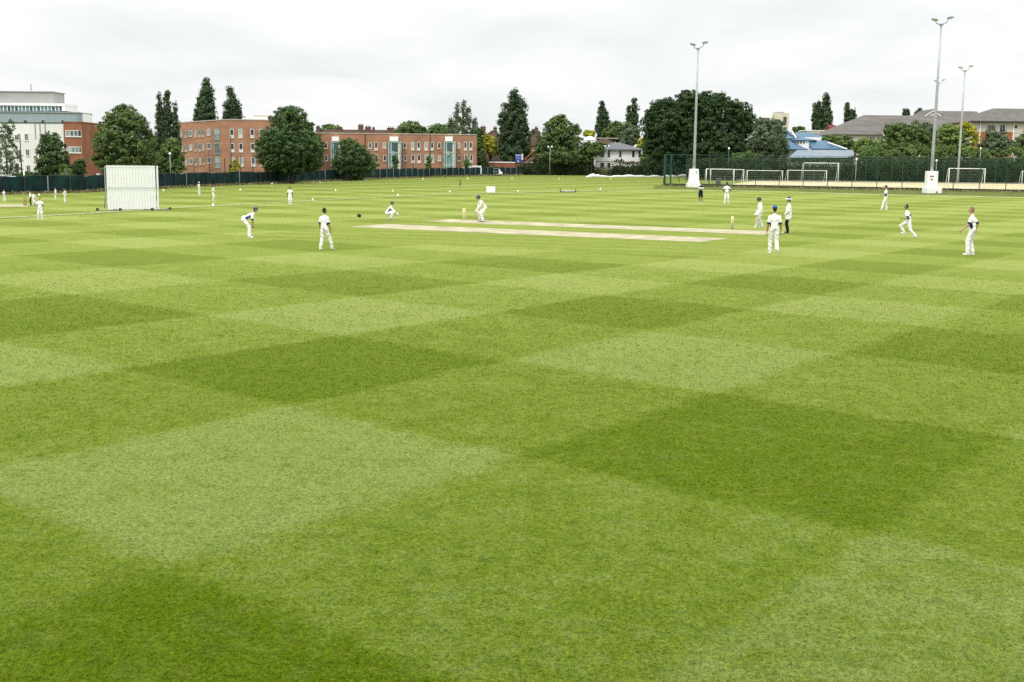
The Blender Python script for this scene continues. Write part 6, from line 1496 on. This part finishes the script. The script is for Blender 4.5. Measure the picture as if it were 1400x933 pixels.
r_, S_, hl_, hr_ = person(659.5, 303.3, 245, 'batsman in grey blue helmet bent over his bat at the far stumps', S=1.04, pelvis=(0, -0.14, 0.86), lean=38, helmet='greycap', pads=True, gloves=1.0, sleeve=1.5, band=None, panel=None, top='whites_warm', trousers='whites_warm', skin='skin', shoe='shoe_black',
       fl=(-0.17, 0.0, 0.08), fr=(0.2, 0.02, 0.08), hl=(-0.02, 0.34, 0.74), hr=(0.05, 0.3, 0.66), hyaw=-6, hpitch=24, el=(-1, -0.3, 0), er=(1, -0.3, 0))
bat(r_, S_, hl_, hr_, (0.05, 0.66, 0.02), 'bat grounded in front of the bending batsman')
person(532.5, 300.5, 80, 'wicket keeper crouching low with big gloves behind the far stumps', S=0.98, pelvis=(0, -0.16, 0.42), lean=34, cap='greycap', skin='skin', pads=True, gloves=1.4, sleeve=1.5, band=None, panel='navy',
       fl=(-0.22, 0.0, 0.1), fr=(0.22, 0.04, 0.1), flp=-25, frp=-25, kl=(-0.5, 1, 0.5), kr=(0.5, 1, 0.5), hl=(-0.1, 0.42, 0.42), hr=(0.12, 0.44, 0.42), el=(-1, 0, 0.1), er=(1, 0, 0.1), hpitch=4)
person(957.5, 278, 183, 'man in navy shorts and navy and white hooped shirt with folded arms', hpx=27.5, shorts=True, trousers='navydark', hoop=True, band=None, panel=None, skin='skin_mid', hair='hair_brown', sleeve=0.85,
       hl=(0.12, 0.2, 1.2), hr=(-0.1, 0.22, 1.17), el=(-1, 0.5, -0.6), er=(1, 0.5, -0.6))
person(993, 279, 176, 'fielder in whites and dark cap, hands on hips, right of the hooped shirt man', hpx=28.5, cap='navydark', skin='skin_dark', hl=(-0.2, 0.06, 0.98), hr=(0.2, 0.06, 0.98), el=(-1, -0.4, 0), er=(1, -0.4, 0), fl=(-0.16, 0, 0.08), fr=(0.16, 0.06, 0.08))
person(396.8, 280.6, 170, 'dark skinned fielder in whites standing straight near the boundary rope, arms at his sides', hpx=24.5, skin='skin_dark', hair='hair_dark', panel=None, fl=(-0.09, 0, 0.08), fr=(0.09, 0.03, 0.08))
person(291.8, 274.6, 100, 'player in whites with long dark hair, standing right of the one shading his face', hpx=20.5, skin='skin', longhair=True, panel=None, band=None, hl=(-0.12, 0.2, 1.02), hr=(0.12, 0.2, 1.02))
person(272.8, 267.2, 268, 'player in white cap raising a hand to his face by the left fence', hpx=17.3, cap='white', panel=None, band=None, sleeve=1.5, hr=(-0.02, 0.3, 1.5), hl=(-0.12, 0.26, 1.2), er=(1, 0.3, -0.4), fr=(0.1, -0.1, 0.08))
person(55.7, 301, 172, 'player in whites with brown hair, nearest of those at the far left', hpx=30.5, hair='hair_brown', skin='skin', panel_sides=(1,), hl=(-0.26, 0.14, 0.9), hr=(0.3, 0.1, 0.92), er=(1, -0.3, 0), fl=(-0.12, 0.03, 0.08), fr=(0.17, -0.02, 0.08))
person(42.6, 280.8, 255, 'umpire of the far left game in white top and black trousers', hpx=19.3, trousers='blacktrouser', shoe='shoe_black', skin='skin_mid', band=None, panel=None, sleeve=1.7, lean=8, hair='hair_dark')
person(46.4, 281.4, 120, 'dark haired batsman with dark pads straps standing just beside the far left umpire', hpx=18, pads=True, skin='skin_mid', shoe='shoe_black', band=None, panel=None, sleeve=1.4, hl=(-0.1, 0.3, 1.0), hr=(0.1, 0.3, 0.95))
person(6, 275.8, 30, 'fielder in whites at the extreme left edge of the picture', hpx=16, hair='hair_brown', panel=None, band='navy', fl=(-0.2, 0, 0.08), fr=(0.2, 0, 0.08))
person(76.4, 273, 260, 'slim player in whites standing side on near the left fence', hpx=15.6, panel=None, band=None, hair='hair_brown', sleeve=1.6)
person(89.6, 276.6, 285, 'player in whites with hands raised in front beside the slim young tree', hpx=17.5, panel=None, band=None, hair='hair_brown', sleeve=1.4, hl=(-0.12, 0.3, 1.2), hr=(0.12, 0.28, 1.2))
